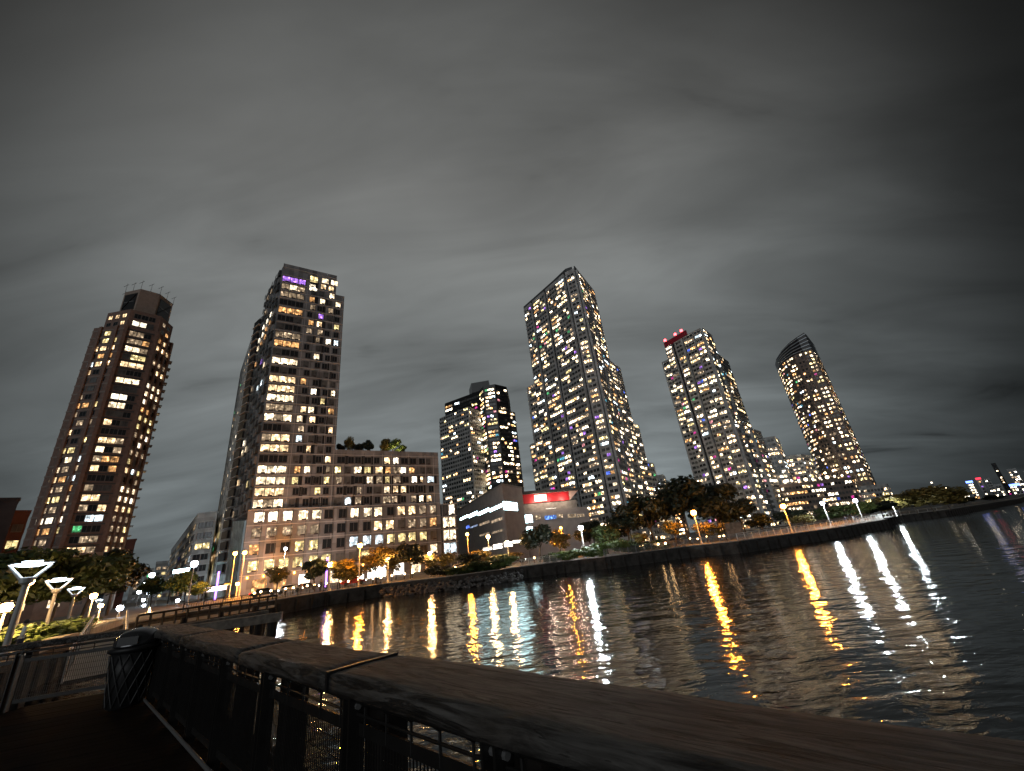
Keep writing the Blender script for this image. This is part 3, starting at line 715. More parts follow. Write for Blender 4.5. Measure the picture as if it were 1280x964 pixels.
mb.prism([pt(9.2, 226), pt(11.4, 217.5), pt(12.5, 217), pt(12.7, 232), pt(9.6, 236)], 163.5, 168.5, dark_p, roof_m)
B.wall(mb, 'roof_parapet'); B.finish()

random.seed(43)
B = Building('red_beacon_tower', 'tall speckled tower with a dark red-lit rooftop band and three red beacons', 'tower')
T5 = [pt(23.2, 288), pt(27.3, 275), pt(28.3, 273), pt(29.2, 292), pt(27, 310), pt(24, 310)]
s5 = {0: [(.01, .25), (.34, .62), (.67, .98)], 1: [(0, 1)], 2: [(.0, .9)]}
highrise(B, T5, GZ, 4+.452*275, 3.0, 2.35, 1.9, 1.5, .52, black_p, grey_m, grey_l, s5, 1.2, 'plain', frame_m, .2)
T5b = [pt(22.2, 292), pt(23.4, 289), pt(23.8, 305), pt(22.6, 306)]
highrise(B, T5b, GZ, 120, 3.0, 2.35, 1.9, 1.5, .42, black_p, grey_m, grey_l, None, .5, 'plain', frame_m, .2, wallname='left_wing')
T5c = [pt(28.6, 282), pt(29.3, 283), pt(30.1, 302), pt(29, 312)]
highrise(B, T5c, GZ, 111, 3.0, 2.35, 1.9, 1.5, .4, black_p, dark_p, grey_m, None, .5, 'plain', frame_m, .2, wallname='right_wing')
T5d = [pt(29.2, 286), pt(30.0, 288), pt(30.9, 306), pt(29.8, 315)]
highrise(B, T5d, GZ, 60, 3.0, 2.35, 1.9, 1.5, .4, black_p, grey_m, grey_l, None, .5, 'plain', frame_m, .2, wallname='low_right_wing')
a, b_, t_, nr = outward(T5, 0)
mb = MB(); c = a+(b_-a)*.40+nr*.1; zz = 4+.452*275
mb.box((c.x, c.y, zz+2.0), (*t_, 0), (*nr, 0), (0, 0, 1), (b_-a).length*.40, .5, 2.0, M('red_glow_band', (.14, .01, .02), .6, emit=(1, .02, .07), es=.025, sampling='NONE')); B.wall(mb, 'red_lit_parapet')  # red light on the parapet put into its colour and a faint emission
for s_ in (.06, .44, .66):
    q = a+(b_-a)*s_+nr*.1; mb = MB(); mb.tube((q.x, q.y, zz+4), (q.x, q.y, zz+5), .25, .25, steel_d, 8); mb.ball((q.x, q.y, zz+5.6), .95, b_red); B.wall(mb, 'beacon')
B.finish()

random.seed(44)
B = Building('oval_tower', 'curved brown tower with a dark slatted slanting crown, rightmost tall tower', 'tower')
T6 = [pt(35.0, 396), pt(35.35, 383), pt(36.1, 373), pt(37.1, 367), pt(38.1, 365.5), pt(38.95, 366), pt(39.3, 402), pt(38, 412), pt(36, 414)]
zc_ = 122
highrise(B, T6, GZ, zc_, 3.0, 2.3, 1.35, 1.45, .62, brown_p, brown_p, brown_p, None, .3, 'plain', frame_m, .4)
mb = MB(); slat = M('crown_slat', (.45, .5, .54), .4, .3)
tn6 = lambda p: 128.5+(math.degrees(atan2(p.x, p.y))-35.0)/3.8*8.0
mb.prism(T6, zc_, 130, black_p, roof_m, z1f=tn6)
for i in range(6):
    a, b_, t_, nr = outward(T6, i); za, zb = tn6(a), tn6(b_)
    for s_ in range(5):
        fa = zc_+(za-zc_)*(s_+.5)/5; fb = zc_+(zb-zc_)*(s_+.5)/5; a_ = a+nr*.45; bb = b_+nr*.45
        mb.bar((a_.x, a_.y, fa), (bb.x, bb.y, fb), .3, .55, slat)
B.wall(mb, 'crown'); B.finish()

random.seed(45)
plain_block('stepped_midrise', 'mid-rise with amber windows and a lit roof arm, between the two right towers', [pt(29.9, 318), pt(32.2, 322), pt(32.5, 345), pt(30, 345)], 4+.165*320, grey_m, 3, 2.3, 1.8, 1.5, .5, group=None)
plain_block('gabled_midrise', 'pale lower block with small warm windows in front of the gap beside the curved tower', [pt(31.9, 352), pt(34.0, 350), pt(34.9, 372), pt(32, 378)], 4+.119*350, grey_m, 3, 2.3, 1.6, 1.5, .45)
B = plain_block('long_low_block', 'long low block full of small lights at the foot of the curved tower', [pt(30.8, 300), pt(37.6, 330), pt(37.8, 350), pt(31, 330)], 4+.063*318, brown_p, 3, 2.3, 1.7, 1.5, .55)
mb = MB()
for i in range(9):
    q = pt(31.6+i*.66, 301+i*3.2); mb.ball((q.x, q.y, 4+.063*318+2.0), .6 if i % 3 else 1.0, M('terrace_bulb', (1, 1, 1), .4, emit=(1, .75, .5), es=6, sampling='NONE'))
    mb.tube((q.x, q.y, 4+.063*318), (q.x, q.y, 4+.063*318+1.6), .1, .1, steel_d, 5)
B.wall(mb, 'terrace_light')
plain_block('podium_block', 'wide low base block under the curved tower, right end of the big buildings', [pt(37.4, 345), pt(40.1, 362), pt(40.2, 380), pt(37.5, 372)], 4+.042*350, grey_m, 3, 2.4, 1.8, 1.5, .5)
plain_block('backdrop_midrise', 'small speckled block peeping out right of the tallest tower', [pt(17.0, 330), pt(18.6, 332), pt(18.8, 350), pt(17, 350)], 4+.128*330, grey_m, 3, 2.4, 1.9, 1.5, .45)
plain_block('hidden_midrise', 'low block with lit windows behind the trees between the centre and red-topped towers', [pt(18.6, 380), pt(20.0, 382), pt(20, 400), pt(18.6, 400)], 4+.085*380, brown_p, 3, 2.4, 1.9, 1.5, .5)

# far skyline at right
random.seed(51)
far = [(43.2, 43.5, 1500, .036, 'far white-lit dome block over the tree line', 0), (43.6, 44.2, 1500, .024, 'far low cream-lit block right of the white-lit dome block', 0),
       (45.55, 46.0, 1500, .027, 'far block with a blue-white top edge', 1), (46.25, 46.6, 1550, .030, 'far block glowing red on top', 2), (46.75, 47.1, 1600, .028, 'far green-grey block beside the red-topped one', 0),
       (47.65, 47.95, 1700, .048, 'far slim dark tower, tallest on the far shore', 3), (48.35, 48.9, 1600, .036, 'far cream-lit stepped tower at the right edge', 0), (47.1, 47.6, 1500, .017, 'far low pinkish block at the foot of the slim dark tower', 0),
       (48.0, 48.6, 1400, .014, 'far low blue-lit block left of the stepped tower', 1), (49.2, 50.0, 1500, .030, 'far warm-lit block cut by the right edge', 0), (44.6, 45.4, 1450, .011, 'far low row of lit sheds after the tree line', 0)]
for a0, a1, d, tz, lab, kind in far:
    P = [pt(a0, d), pt(a1, d), pt(a1, d+40), pt(a0, d+40)]
    B = Building('distant_tower', lab, 'tower', 'towers on the far shore'); mb = MB(); z1 = 4+tz*d
    mb.prism(P, GZ-.2, z1, black_p if kind == 3 else grey_m, roof_m); B.wall(mb)
    a, b_, t_, nr = outward(P, 0); B.face(a, b_, nr, 3, z1, 6, 4.6, 3.2, 3.0, .22 if kind == 3 else .6, 'plain')
    for i_, wn in enumerate(B.wins):
        if kind != 3 and wn[5] in LW and random.random() < .5: B.wins[i_] = wn[:5]+(LW[2],)+wn[6:]
    if kind in (1, 2):
        mb = MB(); c = (a+b_)/2+nr*.5; mb.box((c.x, c.y, z1-2), (*t_, 0), (*nr, 0), (0, 0, 1), (b_-a).length/2, .5, 2.2, b_blu if kind == 1 else M('red_top', (1, .1, .1), .5, emit=(1, .04, .08), es=2, sampling='NONE')); B.wall(mb, 'lit_crown')
    B.finish(12)
#@@PART2
# ------------------------------------------------------------------ trees and plants
def crown_mesh(name, seed, leaf, n=2600, rx=3.0, rz=2.6, lobes=9, ls=.34):
    rnd = random.Random(seed); mb = MB(); L_ = []
    for i in range(lobes):
        a = rnd.uniform(0, 2*pi); r = rx*.62*sqrt(rnd.random()); L_.append((r*cos(a), r*sin(a), rnd.uniform(-.55, .75)*rz, rnd.uniform(.30, .55)*rx))
    for i in range(n):
        lx, ly, lz, lr = rnd.choice(L_)
        while True:
            d = Vector((rnd.gauss(0, 1), rnd.gauss(0, 1), rnd.gauss(0, 1)))
            if d.length > .1: break
        d.normalize(); rr = lr*(rnd.random()**.35)*rnd.uniform(.85, 1.2)
        p = Vector((lx, ly, lz))+Vector((d.x*rr, d.y*rr, d.z*rr*.8))
        nrm = (d+Vector((rnd.gauss(0, .6), rnd.gauss(0, .6), rnd.gauss(0, .6)+.3))).normalized(); e1 = nrm.orthogonal().normalized(); e2_ = nrm.cross(e1)
        a = rnd.uniform(0, pi); u_ = e1*cos(a)+e2_*sin(a); v_ = e2_*cos(a)-e1*sin(a); s = ls*rnd.uniform(.5, 1.2)
        mb.face([p-u_*s, p-v_*s*.5, p+u_*s, p+v_*s*.55], leaf)
    return mb.mesh('crown')
def trunk_mesh(seed, h=4.2, r=.16):
    rnd = random.Random(seed); mb = MB(); top = Vector((rnd.uniform(-.3, .3), rnd.uniform(-.3, .3), h*.55))
    mb.tube((0, 0, -.1), top, r, r*.75, bark, 7)
    for i in range(6):
        a = i*2*pi/6+rnd.uniform(-.4, .4); q = top+Vector((cos(a)*rnd.uniform(.9, 1.8), sin(a)*rnd.uniform(.9, 1.8), rnd.uniform(1.2, 2.8)))
        mb.tube(top, q, r*.5, r*.15, bark, 5); q2 = q+Vector((cos(a+.6)*.8, sin(a+.6)*.8, .8)); mb.tube(q, q2, r*.16, r*.06, bark, 4)
    return mb.mesh('trunk')
CR = {k: [crown_mesh('crown', 100+i*10+j, leafs[i]) for j in range(3)] for i, k in enumerate(('green', 'olive', 'deep', 'pale'))}
CRF = {k: [crown_mesh('crown', 300+i*10+j, leafs[i], n=1300, ls=.30, lobes=7) for j in range(2)] for i, k in enumerate(('green', 'olive', 'deep', 'pale'))}
TRK = [trunk_mesh(s_) for s_ in range(3)]
tn_ = 0
def tree(x, y, d, h, wd, kind, label, group, ytop=None, z=GZ, airy=False, a=None):
    """a tree standing d metres off on the bearing of the sighting; h total height, wd crown width"""
    global tn_; tn_ += 1
    p = at(x, y, d) if a is None else pt(a, d)
    if ytop is not None: h = zt(x, ytop, d)-z
    r = empty('tree', (p.x, p.y, z), tn_*1.3); tag(r, label, 'tree', group)
    t_ = bpy.data.objects.new('trunk', TRK[tn_ % 3]); COL.objects.link(t_); t_.parent = r; t_.scale = (h/7, h/7, h/7)
    c = bpy.data.objects.new('crown', (CRF if airy else CR)[kind][tn_ % (2 if airy else 3)]); COL.objects.link(c); c.parent = r
    ch = h*.80; c.location = (0, 0, h-ch/2); c.scale = (wd/6.2, wd/6.2, ch/6.0)
    return r
gp = 'street trees along the waterfront promenade'
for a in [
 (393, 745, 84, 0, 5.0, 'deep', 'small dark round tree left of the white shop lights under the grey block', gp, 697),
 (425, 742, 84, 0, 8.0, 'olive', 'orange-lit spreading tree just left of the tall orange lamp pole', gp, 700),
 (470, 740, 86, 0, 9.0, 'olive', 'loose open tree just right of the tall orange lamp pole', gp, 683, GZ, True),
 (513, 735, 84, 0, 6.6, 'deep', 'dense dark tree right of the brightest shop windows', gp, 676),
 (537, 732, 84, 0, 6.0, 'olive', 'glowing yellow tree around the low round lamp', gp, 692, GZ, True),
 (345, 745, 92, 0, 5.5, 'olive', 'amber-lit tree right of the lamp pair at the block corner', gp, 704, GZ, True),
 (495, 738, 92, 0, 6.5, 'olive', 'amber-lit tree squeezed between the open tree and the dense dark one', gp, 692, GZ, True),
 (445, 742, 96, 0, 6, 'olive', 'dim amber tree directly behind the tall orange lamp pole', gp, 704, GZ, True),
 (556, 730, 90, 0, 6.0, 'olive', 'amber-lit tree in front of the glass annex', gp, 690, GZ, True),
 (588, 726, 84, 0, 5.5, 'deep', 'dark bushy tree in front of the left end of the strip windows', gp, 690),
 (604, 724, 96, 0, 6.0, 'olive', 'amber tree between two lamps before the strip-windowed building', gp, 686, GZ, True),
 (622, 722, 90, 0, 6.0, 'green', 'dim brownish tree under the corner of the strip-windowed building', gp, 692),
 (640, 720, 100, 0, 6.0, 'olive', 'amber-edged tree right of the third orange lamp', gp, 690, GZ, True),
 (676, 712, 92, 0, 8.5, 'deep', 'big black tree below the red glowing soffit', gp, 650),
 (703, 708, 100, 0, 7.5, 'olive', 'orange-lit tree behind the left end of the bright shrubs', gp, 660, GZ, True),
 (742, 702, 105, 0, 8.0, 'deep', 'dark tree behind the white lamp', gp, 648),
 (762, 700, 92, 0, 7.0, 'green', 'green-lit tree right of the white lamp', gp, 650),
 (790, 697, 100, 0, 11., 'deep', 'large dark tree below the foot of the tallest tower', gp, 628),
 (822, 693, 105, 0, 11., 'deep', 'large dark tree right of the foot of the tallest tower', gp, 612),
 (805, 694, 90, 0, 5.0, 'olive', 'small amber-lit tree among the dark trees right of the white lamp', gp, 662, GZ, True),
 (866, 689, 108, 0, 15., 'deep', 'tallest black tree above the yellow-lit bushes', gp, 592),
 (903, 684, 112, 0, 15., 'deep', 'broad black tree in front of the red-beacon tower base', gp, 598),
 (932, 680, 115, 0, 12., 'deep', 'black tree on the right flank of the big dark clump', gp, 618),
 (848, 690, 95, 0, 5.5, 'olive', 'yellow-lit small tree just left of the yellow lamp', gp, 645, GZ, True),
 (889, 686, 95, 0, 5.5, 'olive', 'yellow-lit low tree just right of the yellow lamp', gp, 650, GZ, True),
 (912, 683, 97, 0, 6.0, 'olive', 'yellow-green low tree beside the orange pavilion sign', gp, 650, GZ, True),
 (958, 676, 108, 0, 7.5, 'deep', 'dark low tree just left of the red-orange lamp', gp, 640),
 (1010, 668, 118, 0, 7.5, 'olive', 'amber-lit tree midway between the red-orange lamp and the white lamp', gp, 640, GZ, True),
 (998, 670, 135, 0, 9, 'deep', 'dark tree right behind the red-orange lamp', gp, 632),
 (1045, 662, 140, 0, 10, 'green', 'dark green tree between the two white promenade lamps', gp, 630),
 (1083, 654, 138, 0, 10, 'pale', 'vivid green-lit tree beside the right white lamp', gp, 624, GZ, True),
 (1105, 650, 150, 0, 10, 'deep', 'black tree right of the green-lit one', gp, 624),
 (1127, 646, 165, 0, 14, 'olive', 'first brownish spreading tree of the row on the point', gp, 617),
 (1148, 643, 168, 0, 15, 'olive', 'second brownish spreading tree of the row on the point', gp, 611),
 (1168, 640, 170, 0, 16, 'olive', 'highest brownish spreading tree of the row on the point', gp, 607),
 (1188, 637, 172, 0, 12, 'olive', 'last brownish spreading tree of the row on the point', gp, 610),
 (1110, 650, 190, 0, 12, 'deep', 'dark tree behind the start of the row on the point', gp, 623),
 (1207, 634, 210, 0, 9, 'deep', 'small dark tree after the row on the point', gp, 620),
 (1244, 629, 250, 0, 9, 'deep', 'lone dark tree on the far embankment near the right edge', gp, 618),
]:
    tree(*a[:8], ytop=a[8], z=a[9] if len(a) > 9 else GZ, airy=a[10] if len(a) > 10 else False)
gp = 'park trees under the brick tower'
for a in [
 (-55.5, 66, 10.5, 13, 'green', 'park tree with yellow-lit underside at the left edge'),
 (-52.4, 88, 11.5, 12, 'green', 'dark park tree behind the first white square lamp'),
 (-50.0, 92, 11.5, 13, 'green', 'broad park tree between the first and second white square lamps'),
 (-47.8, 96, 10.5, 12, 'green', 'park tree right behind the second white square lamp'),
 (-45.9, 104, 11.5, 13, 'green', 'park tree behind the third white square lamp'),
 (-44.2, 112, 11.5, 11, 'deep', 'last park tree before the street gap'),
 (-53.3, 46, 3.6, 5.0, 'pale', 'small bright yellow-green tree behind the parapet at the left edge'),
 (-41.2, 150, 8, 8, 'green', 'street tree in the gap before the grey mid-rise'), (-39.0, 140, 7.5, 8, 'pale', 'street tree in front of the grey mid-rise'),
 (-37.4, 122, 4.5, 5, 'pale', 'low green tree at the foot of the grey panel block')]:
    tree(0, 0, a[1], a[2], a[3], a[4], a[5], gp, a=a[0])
gp = 'trees of the rooftop garden on the long grey wing'
for i, (x, hh, wd, k, lab) in enumerate([(428, 2.2, 2.2, 'deep', 'first small rooftop tree beside the corner tower'), (438, 3.0, 2.6, 'olive', 'tall narrow rooftop tree near the corner tower'), (447, 2.2, 2.2, 'deep', 'low dim rooftop tree, third from the corner tower'),
     (456, 2.6, 2.6, 'deep', 'dark rooftop tree left of the middle of the roof'), (465, 2.8, 2.4, 'deep', 'upright dark rooftop tree at the middle of the roof'), (485, 3.3, 4.0, 'olive', 'largest lit green rooftop tree'),
     (496, 2.9, 4.0, 'pale', 'bright yellow-green rooftop tree right of the largest'), (507, 2.1, 3.2, 'pale', 'low yellow-lit rooftop tree, last on the right')]):
    q = f2(az(x, 567))+b2v*4; r = tree(x, 567, 0, hh*2.0, wd*1.6, k, lab, gp, z=zW, a=None); r.location = (q.x, q.y, zW)
q = f2(az(497, 567))+b2v*1.6
mb = MB(); mb.ball((0, 0, .5), .16, b_warm); mb.tube((0, 0, 0), (0, 0, .36), .05, .05, steel_d, 6)
pl = bpy.data.lights.new('lamp_light', 'POINT'); pl.energy = 420; pl.color = (1, .78, .35); pl.shadow_soft_size = .3; lo = bpy.data.objects.new('lamp_light', pl); COL.objects.link(lo); lo.location = (q.x-b2v.x*.9, q.y-b2v.y*.9, zW+1.3)
tag(mb.build('roof_light', loc=(q.x, q.y, zW)), 'small garden light under the yellow-lit rooftop trees', 'light')

# shrubs: low masses on the sea wall
def shrub(x, y, d, w, h, leafkind, label, group='shrubs along the sea wall', airy=False, z=GZ):
    p = at(x, y, d); r = bpy.data.objects.new('shrub', CR[leafkind][int(x) % 3]); COL.objects.link(r); r.location = (p.x, p.y, z+h*.42); r.scale = (w/6., w/6., h/5.6); r.rotation_euler = (0, 0, x)
    tag(r, label, 'shrub', group)
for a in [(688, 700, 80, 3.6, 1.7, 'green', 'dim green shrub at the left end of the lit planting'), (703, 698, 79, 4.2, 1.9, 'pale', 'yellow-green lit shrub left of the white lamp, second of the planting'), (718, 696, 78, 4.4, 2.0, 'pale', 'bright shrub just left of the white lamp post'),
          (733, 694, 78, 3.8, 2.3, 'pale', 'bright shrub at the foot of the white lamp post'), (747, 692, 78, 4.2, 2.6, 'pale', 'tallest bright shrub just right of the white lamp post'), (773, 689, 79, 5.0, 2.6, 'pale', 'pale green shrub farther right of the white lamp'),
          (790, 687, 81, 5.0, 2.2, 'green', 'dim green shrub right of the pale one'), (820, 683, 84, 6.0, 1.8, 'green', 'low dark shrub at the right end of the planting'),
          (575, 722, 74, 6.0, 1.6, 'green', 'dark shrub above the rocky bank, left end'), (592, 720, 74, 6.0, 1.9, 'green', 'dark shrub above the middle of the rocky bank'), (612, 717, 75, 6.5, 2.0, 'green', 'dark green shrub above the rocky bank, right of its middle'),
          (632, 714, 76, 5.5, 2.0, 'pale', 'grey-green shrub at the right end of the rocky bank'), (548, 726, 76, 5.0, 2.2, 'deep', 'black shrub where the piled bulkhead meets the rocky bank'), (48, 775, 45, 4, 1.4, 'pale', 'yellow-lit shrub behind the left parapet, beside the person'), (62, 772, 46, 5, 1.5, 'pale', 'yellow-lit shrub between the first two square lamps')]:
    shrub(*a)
# rocks on the bank
rnd = random.Random(5); mb = MB()
for i in range(420):
    t_ = rnd.random(); a, b_ = (shore[6], shore[7]) if t_ < .5 else (shore[7], shore[8]); t_ = (t_*2) % 1
    p = a.lerp(b_, t_); o_ = rnd.uniform(.2, 2.6); dd = Vector((p.x, p.y)).normalized()
    c = Vector((p.x-dd.x*o_, p.y-dd.y*o_, 1.5-o_*.62+rnd.uniform(-.1, .15))); s_ = rnd.uniform(.15, .42)
    i0 = len(mb.v); bmx = bmesh.new(); bmesh.ops.create_icosphere(bmx, subdivisions=1, radius=s_)
    for v in bmx.verts: mb.v.append(tuple(c+Vector((v.co.x*rnd.uniform(.7, 1.3), v.co.y*rnd.uniform(.7, 1.3), v.co.z*rnd.uniform(.5, .9)))))
    for f in bmx.faces: mb.f.append(tuple(i0+v.index for v in f.verts)); mb.mi.append(mb.m(M('riprap', (.11, .105, .10), .9, noise=.4, nscale=2)))
    bmx.free()
tag(mb.build('rocks'), 'grey riprap rocks piled on the bank below the arts building', 'rocks', kind='stuff')

# ------------------------------------------------------------------ lamps
def pole_lamp(x, y, d, kind, label, group, r=.36, style='globe', z=GZ, pw=.09):
    p = at(x, y, d); zh = zt(x, y, d); root = empty('street_lamp', (p.x, p.y, z)); tag(root, label, 'street lamp', group)
    H = zh-z; mb = MB(); mb.tube((0, 0, 0), (0, 0, H-r), pw*1.25, pw*.8, pole_m, 10); mb.lathe((0, 0, 0), [(pw*2.6, 0), (pw*2.4, .25), (pw*1.5, .4), (pw*1.2, .7)], pole_m, 12); mb.build('pole', root)
    mb = MB(); mb.ball((0, 0, H), r, kind, 14); mb.build('bulb', root, True)
    if kind is not b_dist:
        pl = bpy.data.lights.new('lamp_light', 'POINT'); pl.energy = (4800 if kind is b_sod else 3800 if kind is b_white else 1800)*(r/.4); pl.shadow_soft_size = .3
        pl.color = {b_sod.name: (1, .34, .03), b_warm.name: (1, .55, .20), b_white.name: (.85, .95, 1)}[kind.name]
        lo = bpy.data.objects.new('lamp_light', pl); COL.objects.link(lo); lo.parent = root; q_ = -Vector((p.x, p.y)).normalized()*(r+.55); lo.location = (q_.x, q_.y, H-.1)
    mb = MB()
    mb.lathe((0, 0, H), [(r*.35, -r*1.25), (r*.8, -r*.95), (r*.55, -r*.85)], steel_d, 12); mb.build('collar', root); mb = MB(); mb.lathe((0, 0, H), [(r*1.25, r*.75), (r*.7, r*1.2), (.02, r*1.35)], steel_d, 12); mb.build('lamp_cap', root)
    return root
gl = 'street lamps along the promenade'
for a in [
 (450, 682, 80, b_sod, 'tall orange street lamp in the middle of the grey block front', gl, .40),
 (413, 706, 82, b_warm, 'lower cream globe lamp above the white shop lights', gl, .40),
 (485, 698, 84, b_warm, 'small pale globe lamp above the brightest shop windows', gl, .22),
 (537, 692, 84, b_warm, 'pale globe lamp inside the glowing yellow tree', gl, .32),
 (584, 668, 100, b_sod, 'pinkish lamp against the left end of the strip-windowed building', gl, .34),
 (610, 671, 95, b_warm, 'second pale lamp in front of the strip-windowed building', gl, .40),
 (634, 678, 92, b_warm, 'third pale lamp, lowest before the strip-windowed building', gl, .36),
 (701, 660, 112, b_sod, 'small orange lamp below the red soffit, upper of two', gl, .28),
 (698, 674, 104, b_sod, 'small orange lamp within the orange-lit tree, lower of two', gl, .28),
 (726, 660, 82, b_white, 'bright white lamp standing in the green shrubs on the sea wall', gl, .46),
 (867, 641, 92, b_sod, 'tall yellow-orange lamp in front of the largest black tree', gl, .52),
 (979, 633, 100, b_sod, 'red-orange lamp on the promenade deck railing', gl, .48),
 (1028, 629, 118, b_white, 'white lamp right of the amber-lit tree on the promenade', gl, .42),
 (1069, 626, 128, b_white, 'white lamp beside the vivid green-lit tree', gl, .46),
 (1116, 633, 160, b_white, 'small white lamp at the end of the big buildings', gl, .26),
 (294, 692, 119, b_sod, 'orange lamp at the left corner of the grey block, left of the pair', gl, .42),
 (306, 691, 119, b_sod, 'orange lamp at the left corner of the grey block, right of the pair', gl, .42),
 (297, 730, 117, b_sod, 'low orange lamp near the pavement below the lamp pair', gl, .36),
 (357, 686, 118, b_white, 'bluish-white lamp hanging high before the podium windows', gl, .34)]:
    pole_lamp(*a)
gl2 = 'street lamps in the park and street gap'
for a in [(243, 705, 110, b_dist, 'big white lamp in front of the grey mid-rise', gl2, .62), (190, 719, 150, b_dist, 'highest white lamp of the cluster in the street gap', gl2, .62),
          (181, 731, 170, b_dist, 'white lamp under the highest one of the cluster in the street gap', gl2, .72), (174, 740, 180, b_dist, 'white lamp at the left of the street gap cluster', gl2, .55), (186, 742, 190, b_dist, 'white lamp in the centre of the street gap cluster', gl2, .5),
          (198, 736, 150, b_dist, 'white lamp at the right of the street gap cluster', gl2, .5), (179, 750, 190, b_dist, 'low white lamp in the street gap, upper of the lowest two', gl2, .45), (180, 757, 150, b_dist, 'lowest white lamp in the street gap', gl2, .34),
          (150, 760, 90, b_dist, 'white lamp low over the parapet by the gangway', gl2, .40), (117, 745, 78, b_warm, 'warm globe lamp right of the third square lamp', gl2, .36), (126, 757, 82, b_warm, 'low warm globe lamp right of the third square lamp, below the other', gl2, .28),
          (37, 727, 48, b_warm, 'star-bright warm lamp under the first square lamp', gl2, .26), (8, 759, 44, b_warm, 'warm lamp at the left edge above the person', gl2, .30), (222, 751, 105, b_dist, 'small bluish lamp low in front of the grey mid-rise', gl2, .32), (187, 762, 95, b_warm, 'tiny warm lamp low over the dark dock', gl2, .14)]:
    pole_lamp(*a)
for x, col, lab in ((408, b_vio, 'violet light column beside the white shop lights'), (273, b_vio, 'violet light column at the far left corner of the grey block')):
    p = at(x, 720, 96 if x > 300 else 112); mb = MB(); mb.tube((0, 0, 0), (0, 0, 5.6), .16, .16, col, 10); mb.lathe((0, 0, 0), [(.4, 0), (.4, .2), (.18, .25)], steel_d, 10); mb.tube((0, 0, 5.6), (0, 0, 5.8), .2, .2, steel_d, 10)
    tag(mb.build('light_column', loc=(p.x, p.y, GZ)), lab, 'light column')
# lit canopy at the grey block's far corner and lit fascia in the street
for x0, y0, x1, y1, d0, d1, lab, mat_ in ((254, 738, 284, 734, 128, 118, 'pink-white glowing canopy strip at the left foot of the grey block', M('canopy_light', (1, .8, .85), .5, emit=(1, .78, .86), es=4, sampling='NONE')), (217, 715, 237, 712, 160, 152, 'cool white glowing shop fascia on the grey mid-rise side', tube_w)):
    a, b_ = at(x0, y0, d0), at(x1, y1, d1); za, zb = zt(x0, y0, d0), zt(x1, y1, d1); mb = MB()
    mb.bar((a.x, a.y, za), (b_.x, b_.y, zb), .3, .9, mat_); mb.bar((a.x, a.y, za+.62), (b_.x, b_.y, zb+.62), 1.6, .3, steel_d); mb.bar((a.x, a.y, za+.4), (a.x, a.y, GZ), .2, .2, steel_d); mb.bar((b_.x, b_.y, zb+.4), (b_.x, b_.y, GZ), .2, .2, steel_d)
    tag(mb.build('lit_canopy'), lab, 'canopy')

# tiny path lights along the edge of the promenade
b_path = M('path_bulb', (.9, .8, .6), .4, emit=(1, .60, .26), es=22)
mb = MB(); mb.tube((0, 0, 0), (0, 0, .8), .07, .06, steel_d, 8); pole_ = mb.mesh('post'); mb = MB(); mb.ball((0, 0, .95), .17, b_path, 8); bulb_ = mb.mesh('bulb')
rnd = random.Random(77); pc_ = 0
def ordn(n):
    small = 'zeroth first second third fourth fifth sixth seventh eighth ninth tenth eleventh twelfth thirteenth fourteenth fifteenth sixteenth seventeenth eighteenth nineteenth'.split()
    return small[n] if n < 20 else {2: 'twent', 3: 'thirt', 4: 'fort'}[n//10]+('ieth' if n % 10 == 0 else 'y-'+small[n % 10])
for i in range(46):
    x = 320+i*13.3+rnd.uniform(-5, 5)
    if 600 < x < 760 and i % 2: continue
    p = at(x, 700, rnd.uniform(79, 92) if x < 840 else rnd.uniform(88, 112)); r = empty('path_light', (p.x, p.y, GZ)); pc_ += 1; tag(r, 'tiny warm path light on the waterfront promenade, %s from the left' % ordn(pc_), 'path light', 'tiny path lights along the promenade')
    for nm, me_ in (('post', pole_), ('bulb', bulb_)): o = bpy.data.objects.new(nm, me_); COL.objects.link(o); o.parent = r

